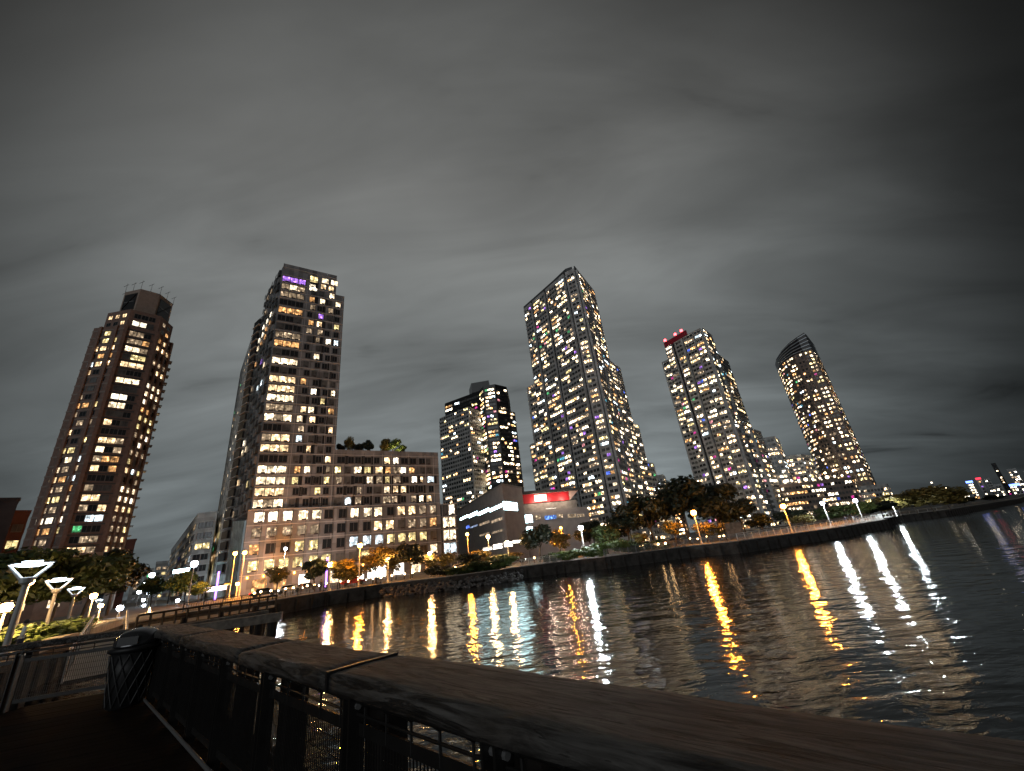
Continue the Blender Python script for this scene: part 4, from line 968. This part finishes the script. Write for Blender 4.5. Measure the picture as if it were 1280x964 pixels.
# square-headed park lamps: flat lit plate on a splayed yoke
def square_lamp(x, y, d, label, wd=1.45):
    p = at(x, y, d); zh = zt(x, y, d); z = GZ+.3; H = zh-z; yaw = atan2(-p.x, p.y)+.25
    root = empty('park_lamp', (p.x, p.y, z), yaw); tag(root, label, 'park lamp', 'square-headed park lamps')
    mb = MB(); mb.tube((0, 0, 0), (0, 0, H-.95), .13, .11, pole_m, 12); mb.lathe((0, 0, 0), [(.34, 0), (.34, .1), (.2, .2)], pole_m, 12); mb.build('pole', root)
    mb = MB(); mb.lathe((0, 0, H-.98), [(.11, 0), (.26, .12), (.30, .34), (.2, .36)], pole_m, 14)
    for s_ in (-1, 1): 
        mb.tube((s_*.22, 0, H-.68), (s_*.74, 0, H-.06), .085, .06, white_p, 8)
    mb.build('yoke', root)
    pl_ = MB(); h = wd/2; X = Vector((1, 0, 0)); Y = Vector((0, 1, 0)); Z = Vector((0, 0, 1))
    pl_.box((0, 0, H+.03), X, Y, Z, h, h*.62, .03, white_p); pl_.build('reflector_plate', root)
    pn = MB()
    tmp = M('lamp_panel', (.9, .95, 1), .5, emit=(.72, .88, 1), es=9)
    for (hx0, hy0, z0_, hx1, hy1, z1_) in ((.35*h, .2*h, H-.13, .95*h, .58*h, H-.012),):
        q0 = [(-hx0, -hy0, z0_), (hx0, -hy0, z0_), (hx0, hy0, z0_), (-hx0, hy0, z0_)]; q1 = [(-hx1, -hy1, z1_), (hx1, -hy1, z1_), (hx1, hy1, z1_), (-hx1, hy1, z1_)]
        pn.face(q0[::-1], tmp)
        for i_ in range(4): pn.face([q0[i_], q0[(i_+1) % 4], q1[(i_+1) % 4], q1[i_]], tmp)
    pn.box((0, 0, H+.10), X, Y, Z, h*.45, h*.28, .035, M('lamp_panel', (.9, .95, 1), .5, emit=(.72, .88, 1), es=9)); pn.build('light_panel', root)
square_lamp(40, 705, 33, 'nearest white square-headed park lamp, leftmost and largest of the row')
square_lamp(74, 725, 51, 'second white square-headed park lamp')
square_lamp(95.5, 735.5, 74, 'third white square-headed park lamp, smallest clear one')
square_lamp(124, 750, 150, 'fourth distant square-headed park lamp between the warm globes')

# ------------------------------------------------------------------ promenade fences
def fence(pts, d_list, label, mat, hgt=1.1, step=1.6, panels=False, z=GZ):
    r = empty('fence'); tag(r, label, 'fence', 'promenade railings')
    P_ = [Vector(q) for q in pts]; mr_ = MB(); k = 0
    for i in range(len(P_)-1):
        a, b_ = P_[i], P_[i+1]; t_ = (b_-a).normalized(); ln = (b_-a).length
        mr_.bar((a.x, a.y, z+hgt), (b_.x, b_.y, z+hgt), .09, .07, mat); mr_.bar((a.x, a.y, z+.18), (b_.x, b_.y, z+.18), .05, .05, mat); mr_.bar((a.x, a.y, z+hgt*.82), (b_.x, b_.y, z+hgt*.82), .04, .04, mat)
        x = 0
        while x < ln:
            q = a+t_*x
            if k < 60:
                mp_ = MB(); mp_.bar((q.x, q.y, z), (q.x, q.y, z+hgt), .09, .09, mat); mp_.build('post', r)
            if panels:
                for j in range(1, 8):
                    s_ = q+t_*(step*j/8)
                    if (s_-a).length < ln: mr_.bar((s_.x, s_.y, z+.2), (s_.x, s_.y, z+hgt*.82), .03, .03, mat)
            x += step; k += 1
    mr_.build('rail', r)
def off(i0, i1, o):
    q = []
    for i in range(i0, i1+1):
        p = shore[i]; d_ = Vector((p.x, p.y)).normalized(); q.append(p+d_*o)
    return q
fence(off(8, 9, 1.2)[:2], 0, 'pale bar railing on the sea wall left of the bright shrubs', white_p, 1.15, 1.3, True)
fence(off(10, 12, 1.0), 0, 'grey bar railing on the wall below the yellow lamp', steel_g, 1.15, 1.5, True)
fence(off(12, 14, .9), 0, 'pale railing on the piled promenade below the red-orange lamp', white_p, 1.2, 1.8, True)
fence(off(14, 17, 1.0), 0, 'long pale railing running to the point under the brown trees', white_p, 1.1, 3.0)
fence(off(3, 6, 1.0), 0, 'dark low railing on the timber bulkhead before the grey block', steel_d, 1.05, 2.0, True)
# orange-lit pavilion sign, planters
p = at(924, 683, 84); mb = MB(); s_ = Vector((p.y, -p.x, 0)).normalized()
mb.box((p.x, p.y, GZ+1.9), s_, (p.x/p.length, p.y/p.length, 0), (0, 0, 1), 1.3, .12, 1.1, M('notice_board', (.22, .15, .10), .6, noise=.5, nscale=2))
mb.bar((p.x-s_.x*1.6, p.y-s_.y*1.6, GZ), (p.x-s_.x*1.6, p.y-s_.y*1.6, GZ+3.6), .15, .15, steel_d); mb.bar((p.x+s_.x*1.6, p.y+s_.y*1.6, GZ), (p.x+s_.x*1.6, p.y+s_.y*1.6, GZ+3.6), .15, .15, steel_d)
tag(mb.build('notice_board'), 'orange-lit patterned board on two posts beside the yellow-lit bushes', 'notice board')

# ------------------------------------------------------------------ parked cars
def car(x, y, d, yaw, body, label, lights='front', z=GZ):
    p = at(x, y, d); r = empty('parked_car', (p.x, p.y, z), yaw); tag(r, label, 'car', 'cars on the waterfront street')
    prof = [(-2.2, .35), (-2.25, .75), (-1.7, .92), (-1.1, 1.42), (.6, 1.45), (1.25, .98), (2.15, .82), (2.25, .4)]
    mb = MB(); n = len(prof)
    for s_ in (-1, 1):
        w = .88; q = [(x_, s_*(w if z_ < 1.0 else .70), z_) for x_, z_ in prof]; mb.face(q if s_ > 0 else q[::-1], body)
    for i in range(n):
        a, b_ = prof[i], prof[(i+1) % n]; wa = .88 if a[1] < 1 else .70; wb = .88 if b_[1] < 1 else .70
        mb.face([(a[0], -wa, a[1]), (b_[0], -wb, b_[1]), (b_[0], wb, b_[1]), (a[0], wa, a[1])], body)
    mb.build('body', r)
    mb = MB()
    for s_ in (-1, 1): mb.face([(-1.45, s_*.86, 1.0), (1.0, s_*.86, 1.0), (.5, s_*.74, 1.36), (-1.05, s_*.74, 1.36)], glass_d)
    mb.face([(.68, -.66, 1.40), (1.2, -.72, 1.03), (1.2, .72, 1.03), (.68, .66, 1.40)], glass_d); mb.build('window_glass', r)
    for sx in (-1.4, 1.4):
        for sy in (-.8, .8):
            mb = MB(); mb.tube((sx, sy-.12, .33), (sx, sy+.12, .33), .33, .33, black_p, 14); mb.build('wheel', r)
    for sy in (-.62, .62):
        mb = MB(); mb.ball((2.2, sy, .68), .14, M('headlight', (1, 1, 1), .4, emit=(1, .92, .75), es=25 if lights else .5), 8); mb.build('headlight', r)
        mb = MB(); mb.ball((-2.22, sy, .75), .12, M('tail_light', (.6, .02, .02), .4, emit=(1, .03, .02), es=4), 8); mb.build('tail_light', r)
red_car = M('red_car_paint', (.35, .02, .02), .3); dkc = M('dark_car_paint', (.03, .03, .035), .3); whc = M('silver_car_paint', (.45, .45, .45), .35)
for i, (x, d, yaw, bd, lab) in enumerate([(443, 92, .4, red_car, 'red parked car beside the tall orange lamp pole'), (385, 96, .5, dkc, 'dark parked car left of the white shop lights'), (365, 95, .5, whc, 'silver parked car before the left podium windows'),
    (574, 100, .25, whc, 'silver car with lit headlights before the glass annex'), (598, 102, 3.3, dkc, 'dark car with bright headlights behind the dark shrubs'), (645, 108, .2, dkc, 'dark car behind the pale bar railing'), (620, 104, .2, whc, 'silver car under the corner of the strip-windowed building'),
    (848, 110, .2, dkc, 'dark car behind the yellow-lit small tree'), (812, 108, .1, whc, 'silver car behind the low dark shrub on the right'), (335, 94, .5, dkc, 'dark parked car nearest the lamp pair at the block corner')]):
    car(x, 700, d, yaw, bd, lab)

# ------------------------------------------------------------------ people
skin = M('skin', (.35, .22, .16), .6); hair_m = M('dark_hair', (.02, .016, .012), .7)
def person(x, y, d, face_, shirt, legs, label, z=GZ, walk=.25, a=None, group=None, scale=1.):
    p = at(x, y, d); r = empty('person', (p.x, p.y, z), face_); r.scale = (scale,)*3
    tag(r, label, 'person', group)
    V = [(0, 0, .95, .135), (0, 0, 1.15, .135), (0, 0, 1.36, .15), (0, 0, 1.50, .055), (0, .01, 1.58, .06), (0, .015, 1.68, .10)]
    Ed = [(0, 1), (1, 2), (2, 3), (3, 4), (4, 5)]
    for s_ in (-1, 1):
        i = len(V)
        V += [(s_*.17, 0, 1.42, .065), (s_*.24, -s_*.10*walk, 1.14, .047), (s_*.25, -s_*.5*walk+.08, .90, .036), (s_*.25, -s_*.6*walk+.12, .82, .032)]
        Ed += [(2, i), (i, i+1), (i+1, i+2), (i+2, i+3)]
        j = len(V)
        V += [(s_*.095, 0, .90, .095), (s_*.10, s_*.5*walk+.04, .50, .062), (s_*.10, s_*.9*walk-.03, .09, .045), (s_*.10, s_*.9*walk+.15, .045, .035)]
        Ed += [(0, j), (j, j+1), (j+1, j+2), (j+2, j+3)]
    me = bpy.data.meshes.new('body'); me.from_pydata([v[:3] for v in V], Ed, []); o = bpy.data.objects.new('body', me); COL.objects.link(o); o.parent = r
    md_ = o.modifiers.new('skin', 'SKIN'); md_.use_smooth_shade = True
    for i, v in enumerate(V): me.skin_vertices[0].data[i].radius = (v[3], v[3]*(.72 if i in (0, 1, 2) else 1))
    me.skin_vertices[0].data[0].use_root = True
    ms = o.modifiers.new('sub', 'SUBSURF'); ms.levels = 1; ms.render_levels = 1
    # colour by height through a node (shirt, trousers, skin)
    m = bpy.data.materials.new('clothes'); m.use_nodes = True; t = m.node_tree; b = t.nodes['Principled BSDF']; b.inputs['Roughness'].default_value = .8
    tc_ = t.nodes.new('ShaderNodeTexCoord'); sp = t.nodes.new('ShaderNodeSeparateXYZ'); t.links.new(tc_.outputs['Object'], sp.inputs[0])
    cr_ = t.nodes.new('ShaderNodeValToRGB'); cr_.color_ramp.interpolation = 'CONSTANT'; dv_ = t.nodes.new('ShaderNodeMath'); dv_.operation = 'DIVIDE'; dv_.inputs[1].default_value = 2.; t.links.new(sp.outputs[2], dv_.inputs[0]); t.links.new(dv_.outputs[0], cr_.inputs[0])
    e = cr_.color_ramp.elements; e[0].position = 0; e[0].color = (.02, .02, .02, 1); e[1].position = .05; e[1].color = (*legs, 1)
    e3 = e.new(.46); e3.color = (*shirt, 1); e4 = e.new(.75); e4.color = (.35, .22, .16, 1)
    t.links.new(cr_.outputs[0], b.inputs['Base Color']); me.materials.append(m)
    mb = MB(); mb.ball((0, -.012, 1.71), .112, hair_m, 12, 1.05); mb.build('hair', r, True)
person(30, 788, 37, 2.6, (.62, .66, .6), (.03, .03, .05), 'person in a loose pale shirt walking behind the parapet at the left edge', z=GZ)
gpp = None
for x, d, sh, lab in ((1068, 121, (.5, .5, .52), 'small distant person in grey by the right white lamp'), (1073, 124, (.05, .05, .06), 'small distant person in dark clothes by the right white lamp'), (1058, 118, (.04, .04, .06), 'small distant person in black at the railing left of the right white lamp'),
                    (378, 78, (.5, .3, .2), 'distant person in an orange-lit top before the white shop lights'), (402, 80, (.1, .08, .08), 'distant dark-clad person right of the white shop lights'), (470, 79, (.3, .2, .2), 'distant person near the brightest shop windows')):
    person(x, 650 if x > 900 else 720, d, x, sh, (.04, .04, .06), lab)

# ------------------------------------------------------------------ dock pieces in the cove
wood_w = M('weathered_beam', (.20, .17, .14), .8, noise=.4, nscale=6, bump=.5, bscale=12)
r = empty('fender_dock'); tag(r, 'small timber mooring dock of two pale beams on dark piles in the cove', 'dock')
for (a, b_) in (((-11.9, 14.2), (-8.8, 15.5)), ((-12.6, 15.2), (-10.6, 17.6))):
    mb = MB(); mb.bar((*a, 2.9), (*b_, 2.9), .32, .26, wood_w); mb.build('beam', r)
    for s_ in (0, .45, .92):
        q = Vector(a).lerp(Vector(b_), s_); mb = MB(); mb.tube((q.x, q.y, -1), (q.x, q.y, 2.76), .17, .15, timber_d, 9); mb.build('pile', r)
# gangway with pale handrails
r = empty('gangway'); tag(r, 'metal gangway with pale handrails sloping down behind the domed litter bin', 'gangway')
g0, g1 = at(138, 770, 38), at(128, 790, 24); tg_ = (g1-g0).normalized(); ng_ = Vector((tg_.y, -tg_.x))
mb = MB(); mb.bar((g0.x, g0.y, 2.3), (g1.x, g1.y, 1.5), 1.5, .12, steel_d); mb.build('walkway', r)
for s_ in (-1, 1):
    mb = MB(); a, b_ = g0+ng_*.75*s_, g1+ng_*.75*s_; mb.tube((a.x, a.y, 3.35), (b_.x, b_.y, 2.55), .05, .05, steel_g, 8)
    for k in range(7):
        q = a.lerp(b_, k/6); mb.tube((q.x, q.y, 2.3-.8*k/6), (q.x, q.y, 3.35-.8*k/6), .03, .03, steel_g, 6)
    mb.build('handrail', r)
# dark dock in front of the street gap
r = empty('timber_pier'); tag(r, 'long dark timber pier deck on piles running below the street gap lights', 'pier')
q = [at(172, 772, 40), at(345, 752, 44), at(345, 752, 49), at(172, 772, 46)]
mb = MB(); mb.prism(q, 1.75, 2.05, timber_d); mb.build('deck', r)
for i in range(12):
    p = q[0].lerp(q[1], i/11.3); mb = MB(); mb.tube((p.x, p.y+.3, -1), (p.x, p.y+.3, 1.9+.5*(i % 3 == 0)), .18, .17, timber_d, 8); mb.build('pile', r)
mb = MB(); mb.bar((q[0].x, q[0].y, 2.95), (q[1].x, q[1].y, 2.95), .2, .12, timber_d); mb.bar((q[0].x, q[0].y, 2.5), (q[1].x, q[1].y, 2.5), .06, .06, timber_d)
for i in range(14):
    p = q[0].lerp(q[1], i/13); mb.bar((p.x, p.y, 2.0), (p.x, p.y, 2.9), .1, .1, timber_d)
mb.build('railing', r)

# ------------------------------------------------------------------ our pier: deck, railings
U = Vector((-.735, .678)); NN = Vector((.678, .735)); DK = EYE-1.48; CAP = EYE-.50
def un(u, n): return U*u+NN*n
Rc = Vector((-7.15, 8.55)); E1 = Vector((-1.24, -.44)).normalized(); E2 = Vector((-E1.y, E1.x))
deckpoly = [Rc+Vector((.25, .25)), Rc+E1*13+Vector((0, .3)), Vector((-20, -7)), Vector((4, -7)), un(-7, 1.62)]
plank = bpy.data.materials.new('deck_plank'); plank.use_nodes = True; t = plank.node_tree; b = t.nodes['Principled BSDF']
b.inputs['Roughness'].default_value = .75
g_ = t.nodes.new('ShaderNodeNewGeometry'); mpp = t.nodes.new('ShaderNodeMapping'); mpp.vector_type = 'TEXTURE'; mpp.inputs['Rotation'].default_value = (0, 0, atan2(E1.y, E1.x)); mpp.inputs['Scale'].default_value = (1, .07, .07)
nz = t.nodes.new('ShaderNodeTexNoise'); nz.inputs['Scale'].default_value = 1.6; nz.inputs['Detail'].default_value = 6; t.links.new(g_.outputs['Position'], mpp.inputs[0]); t.links.new(mpp.outputs[0], nz.inputs['Vector'])
rp = t.nodes.new('ShaderNodeValToRGB'); rp.color_ramp.elements[0].color = (.008, .006, .005, 1); rp.color_ramp.elements[1].color = (.030, .022, .018, 1); t.links.new(nz.outputs[0], rp.inputs[0]); t.links.new(rp.outputs[0], b.inputs['Base Color']); b.inputs['Specular IOR Level'].default_value = .03; b.inputs['Roughness'].default_value = .95
mb = MB(); k = -95
n_ = len(deckpoly); rnd = random.Random(3)
while k < 140:
    o_ = k*.148; s_ = []
    for i in range(n_):
        a, b_ = deckpoly[i], deckpoly[(i+1) % n_]; da, db = a.dot(E2)-o_, b_.dot(E2)-o_
        if da*db < 0: q = a.lerp(b_, da/(da-db)); s_.append(q.dot(E1))
    if len(s_) >= 2:
        s0, s1 = min(s_), max(s_); c = E1*((s0+s1)/2)+E2*o_
        mb.box((c.x, c.y, DK-.022+rnd.uniform(-.002, .002)), (*E1, 0), (*E2, 0), (0, 0, 1), (s1-s0)/2, .069, .022, plank)
    k += 1
struct(mb.build('pier_deck'), 'near-black plank deck of the pier under the railing', 'deck')
mb = MB(); mb.prism(deckpoly, DK-.45, DK-.05, timber_d); struct(mb.build('deck_frame'), 'dark timber frame and edge beam under the pier deck', 'deck frame')
r = empty('pier_piles'); tag(r, 'round timber piles carrying the pier deck above the water', 'piles')
for q in [un(u_, 1.35) for u_ in (-2, 1.2, 4.4, 7.6, 10.6)]+[Rc+E1*s_+Vector((.1, -.4)) for s_ in (3, 6.5, 10)]:
    mb = MB(); mb.tube((q.x, q.y, -1.5), (q.x, q.y, DK-.46), .19, .18, timber_d, 12); mb.build('pile', r)

# weathered cap timber
capm = bpy.data.materials.new('weathered_cap_timber'); capm.use_nodes = True; t = capm.node_tree; b = t.nodes['Principled BSDF']
b.inputs['Roughness'].default_value = .78
g_ = t.nodes.new('ShaderNodeNewGeometry'); mpp = t.nodes.new('ShaderNodeMapping'); mpp.vector_type = 'TEXTURE'; mpp.inputs['Rotation'].default_value = (0, 0, atan2(U.y, U.x)); mpp.inputs['Scale'].default_value = (.75, .085, .085)
t.links.new(g_.outputs['Position'], mpp.inputs[0])
n_a = t.nodes.new('ShaderNodeTexNoise'); n_a.inputs['Scale'].default_value = 2.4; n_a.inputs['Detail'].default_value = 9; n_a.inputs['Roughness'].default_value = .65; n_a.inputs['Distortion'].default_value = .9; t.links.new(mpp.outputs[0], n_a.inputs['Vector'])
n_b = t.nodes.new('ShaderNodeTexNoise'); n_b.inputs['Scale'].default_value = 3.1; n_b.inputs['Detail'].default_value = 4; t.links.new(g_.outputs['Position'], n_b.inputs['Vector'])
n_c = t.nodes.new('ShaderNodeTexNoise'); n_c.inputs['Scale'].default_value = 1.0; n_c.inputs['Detail'].default_value = 8; n_c.inputs['Distortion'].default_value = 1.6; n_c.inputs['Roughness'].default_value = .6; t.links.new(mpp.outputs[0], n_c.inputs['Vector'])
ck = t.nodes.new('ShaderNodeValToRGB'); ck.color_ramp.elements[0].position = .40; ck.color_ramp.elements[0].color = (0, 0, 0, 1); ck.color_ramp.elements[1].position = .45; ck.color_ramp.elements[1].color = (1, 1, 1, 1); t.links.new(n_c.outputs[0], ck.inputs[0])
rp = t.nodes.new('ShaderNodeValToRGB'); e = rp.color_ramp.elements; e[0].position = .37; e[0].color = (.02, .017, .015, 1); e[1].position = .63; e[1].color = (.155, .15, .142, 1); t.links.new(n_a.outputs[0], rp.inputs[0])
mxa = t.nodes.new('ShaderNodeMix'); mxa.data_type = 'RGBA'; mxa.blend_type = 'MULTIPLY'; mxa.inputs[0].default_value = .75; t.links.new(rp.outputs[0], mxa.inputs[6]); t.links.new(ck.outputs[0], mxa.inputs[7])
mxb = t.nodes.new('ShaderNodeMix'); mxb.data_type = 'RGBA'; mxb.blend_type = 'MULTIPLY'; mxb.inputs[0].default_value = .8; rb = t.nodes.new('ShaderNodeValToRGB'); rb.color_ramp.elements[0].position = .3; rb.color_ramp.elements[0].color = (.45, .4, .36, 1); rb.color_ramp.elements[1].position = .65
t.links.new(n_b.outputs[0], rb.inputs[0]); t.links.new(mxa.outputs[2], mxb.inputs[6]); t.links.new(rb.outputs[0], mxb.inputs[7]); t.links.new(mxb.outputs[2], b.inputs['Base Color'])
hs = t.nodes.new('ShaderNodeMath'); hs.operation = 'ADD'; t.links.new(n_a.outputs[0], hs.inputs[0]); t.links.new(ck.outputs[0], hs.inputs[1])
bp = t.nodes.new('ShaderNodeBump'); bp.inputs['Strength'].default_value = .9; bp.inputs['Distance'].default_value = .016; t.links.new(hs.outputs[0], bp.inputs['Height']); t.links.new(bp.outputs[0], b.inputs['Normal'])

def cap_board(u0, u1, n0, n1, zt_, th, parent, seed, P0=None, axU=U, axN=NN, name='cap_timber'):
    """a rounded, worn timber laid along the rail"""
    rnd = random.Random(seed); ns = max(6, int(abs(u1-u0)/.12)); w = (n1-n0); prof = []
    for (x, z) in ((0, -th), (-.002, -th*.55), (.001, -.016), (.012, -.003), (.06, 0), (w*.5, .002), (w-.06, 0), (w-.012, -.003), (w-.001, -.016), (w+.002, -th*.6), (w, -th)): prof.append((x, z))
    verts = []; ph = rnd.uniform(0, 9)
    for i in range(ns+1):
        u = u0+(u1-u0)*i/ns
        for j, (x, z) in enumerate(prof):
            wob = .004*sin(u*2.3+ph+j*.3)+.002*sin(u*7.1+j*.9+ph); e_ = .012*(1 if i in (0, ns) else 0)
            q = axU*(u+(e_ if i == 0 else -e_))+axN*(n0+x+wob*.9); 
            if P0: q = q+P0
            verts.append((q.x, q.y, zt_+z+wob*.7-e_*.6))
    m = len(prof); faces = []
    for i in range(ns):
        for j in range(m-1): faces.append((i*m+j, (i+1)*m+j, (i+1)*m+j+1, i*m+j+1))
        faces.append((i*m+m-1, (i+1)*m+m-1, (i+1)*m, i*m))
    faces.append(tuple(range(m))); faces.append(tuple(ns*m+k for k in reversed(range(m))))
    me = bpy.data.meshes.new(name); me.from_pydata(verts, [], faces); me.materials.append(capm)
    bmx = bmesh.new(); bmx.from_mesh(me); bmesh.ops.recalc_face_normals(bmx, faces=bmx.faces); bmx.to_mesh(me); bmx.free()
    me.polygons.foreach_set('use_smooth', [True]*len(me.polygons))
    o = bpy.data.objects.new(name, me); COL.objects.link(o); o.parent = parent; return o
rail = empty('pier_railing'); tag(rail, 'long pier railing with a thick weathered timber cap and wire mesh panels in the foreground', 'railing')
for i, (u0, u1) in enumerate(((-3.5, 2.70), (2.73, 4.50), (4.512, 7.2), (7.21, 10.9))): cap_board(u0, u1, 1.13, 1.57, CAP, .085, rail, i)
p0 = un(2.715, 1.13); mb = MB(); mb.box((*(p0+NN*.22), CAP-.045), (*U, 0), (*NN, 0), (0, 0, 1), .012, .222, .05, black_p); mb.build('joint_strap', rail)
posts = [-2.4, -.95, .35, 1.45, 2.62, 4.08, 5.35, 6.45, 7.45, 8.4, 9.4, 10.5]
def rail_bay(ua, ub, n, P0, aU, aN, parent, seed, zt_=CAP):
    f = lambda u, nn_, z: (*(P0+aU*u+aN*nn_), z)
    mb = MB(); mb.tube(f(ua, n-.10, zt_-.135), f(ub, n-.10, zt_-.135), .021, .021, steel_d, 12)
    k = 1; m_ = 4
    for k in range(0, m_+1):
        u = ua+(ub-ua)*(.08+.84*k/m_); mb.tube(f(u-.012, n-.10, zt_-.135), f(u+.012, n-.10, zt_-.135), .027, .027, steel_d, 12); mb.tube(f(u, n-.10, zt_-.13), f(u, n-.10, zt_-.285), .008, .008, steel_d, 6)
    mb.build('top_tube', parent)
    mb = MB(); mb.tube(f(ua, n-.10, zt_-.205), f(ub, n-.10, zt_-.205), .008, .008, steel_d, 8)
    c = Vector(f((ua+ub)/2, n-.10, zt_-.265)); mb.box(c, (*aU, 0), (*aN, 0), (0, 0, 1), abs(ub-ua)/2-.03, .006, .028, steel_d); mb.build('panel_frame', parent)
    mb = MB(); c = Vector(f((ua+ub)/2, n-.10, DK+.13)); mb.box(c, (*aU, 0), (*aN, 0), (0, 0, 1), abs(ub-ua)/2-.03, .006, .028, steel_d); mb.build('bottom_bar', parent)
    mb = MB(); ln = abs(ub-ua)-.08; nw = int(ln/.028); sg = 1 if ub > ua else -1
    for i in range(nw+1):
        u = ua+sg*(.04+i*ln/nw); a = Vector(f(u, n-.10, DK+.14)); b_ = Vector(f(u, n-.10, zt_-.27)); mb.box((a+b_)/2, (*aU, 0), (*aN, 0), (0, 0, 1), .0028, .0028, (b_.z-a.z)/2, steel_d)
    z = DK+.2
    while z < zt_-.3:
        a = Vector(f(ua+sg*.04, n-.094, z)); b_ = Vector(f(ub-sg*.04, n-.094, z)); mb.box((a+b_)/2, (*aU, 0), (*aN, 0), (0, 0, 1), ln/2, .002, .002, steel_d); z += .085
    mb.build('mesh_panel', parent)
def rail_post(u, n, P0, aU, aN, parent, zt_=CAP):
    c = P0+aU*u+aN*n
    mb = MB()
    for s_ in (-1, 1):
        q = c+aU*(s_*.035)-aN*.10; mb.box((q.x, q.y, (DK+zt_-.1)/2+.0), (*aU, 0), (*aN, 0), (0, 0, 1), .007, .045, (zt_-.1-DK)/2, steel_d)
    q = c-aN*.06; mb.box((q.x, q.y, zt_-.115), (*aU, 0), (*aN, 0), (0, 0, 1), .075, .10, .012, steel_d)
    q = c-aN*.10; mb.tube((*(q-aU*.06), zt_-.17), (*(q+aU*.06), zt_-.17), .016, .016, steel_g, 8); mb.build('post', parent)
    mb = MB(); q = c+aN*.10; mb.box((q.x, q.y, (DK-.5+zt_-.1)/2), (*aU, 0), (*aN, 0), (0, 0, 1), .10, .075, (zt_-.1-DK+.5)/2, timber_d); mb.build('timber_support', parent)
O2 = Vector((0, 0))
for i, u in enumerate(posts):
    rail_post(u, 1.35, O2, U, NN, rail)
    if i: rail_bay(posts[i-1]+.05, u-.05, 1.35, O2, U, NN, rail, i)
# kick pipe along the foot, catching a little light
mb = MB(); mb.tube((*un(-3.4, 1.17), DK+.06), (*un(10.7, 1.17), DK+.06), .017, .017, steel_g, 8); mb.build('kick_rail', rail)
# railing across the end of the deck
r2 = empty('pier_end_railing'); tag(r2, 'dark railing across the far end of the deck behind the litter bin', 'railing')
E2n = E2 if E2.y > 0 else -E2
for i in range(4): cap_board(.35+i*3.0, 3.32+i*3.0, -.18, .18, CAP, .09, r2, 20+i, P0=Rc, axU=E1, axN=E2n)
for i in range(9):
    rail_post(.5+i*1.45, .0, Rc, E1, E2n, r2)
    if i: rail_bay(.5+(i-1)*1.45+.05, .5+i*1.45-.05, .0, Rc, E1, E2n, r2, 40+i)

# domed litter bin
pb = at(158, 870, 9.6); r = empty('litter_bin', (pb.x, pb.y, DK), .3); tag(r, 'black slatted litter bin with a shiny dome lid near the corner of the railing', 'litter bin')
mb = MB()
mb.lathe((0, 0, 0), [(.20, .02), (.22, .04), (.26, .45), (.29, .74), (.27, .74), (.24, .45), (.19, .06)], M('bin_black', (.012, .012, .013), .5), 28); mb.build('basket', r, True)
mb = MB()
for s_ in (-1, 1):
    for k in range(14):
        a0 = 2*pi*k/14; prev = None
        for j in range(9):
            z_ = .06+.66*j/8; a = a0+s_*.9*j/8; rr = .225+.065*z_/.74+.012; q = (rr*cos(a), rr*sin(a), z_)
            if prev: mb.tube(prev, q, .007, .007, M('bin_black', (.012, .012, .013), .5), 4, False)
            prev = q
mb.build('lattice', r)
mb = MB(); mb.lathe((0, 0, 0), [(.30, .74), (.335, .76), (.335, .80), (.30, .82), (.27, .82)], M('bin_black', (.012, .012, .013), .5), 28); mb.build('rim', r, True)
mb = MB(); mb.lathe((0, 0, .83), [(.29, 0), (.285, .05), (.26, .12), (.20, .18), (.11, .215), (.001, .225)], M('dome_metal', (.16, .16, .17), .22, .8), 28); mb.build('dome_lid', r, True)
mb = MB(); mb.box((0, -.275, .90), (1, 0, 0), (0, 1, 0), (0, 0, 1), .13, .02, .055, black_p); mb.build('opening', r)
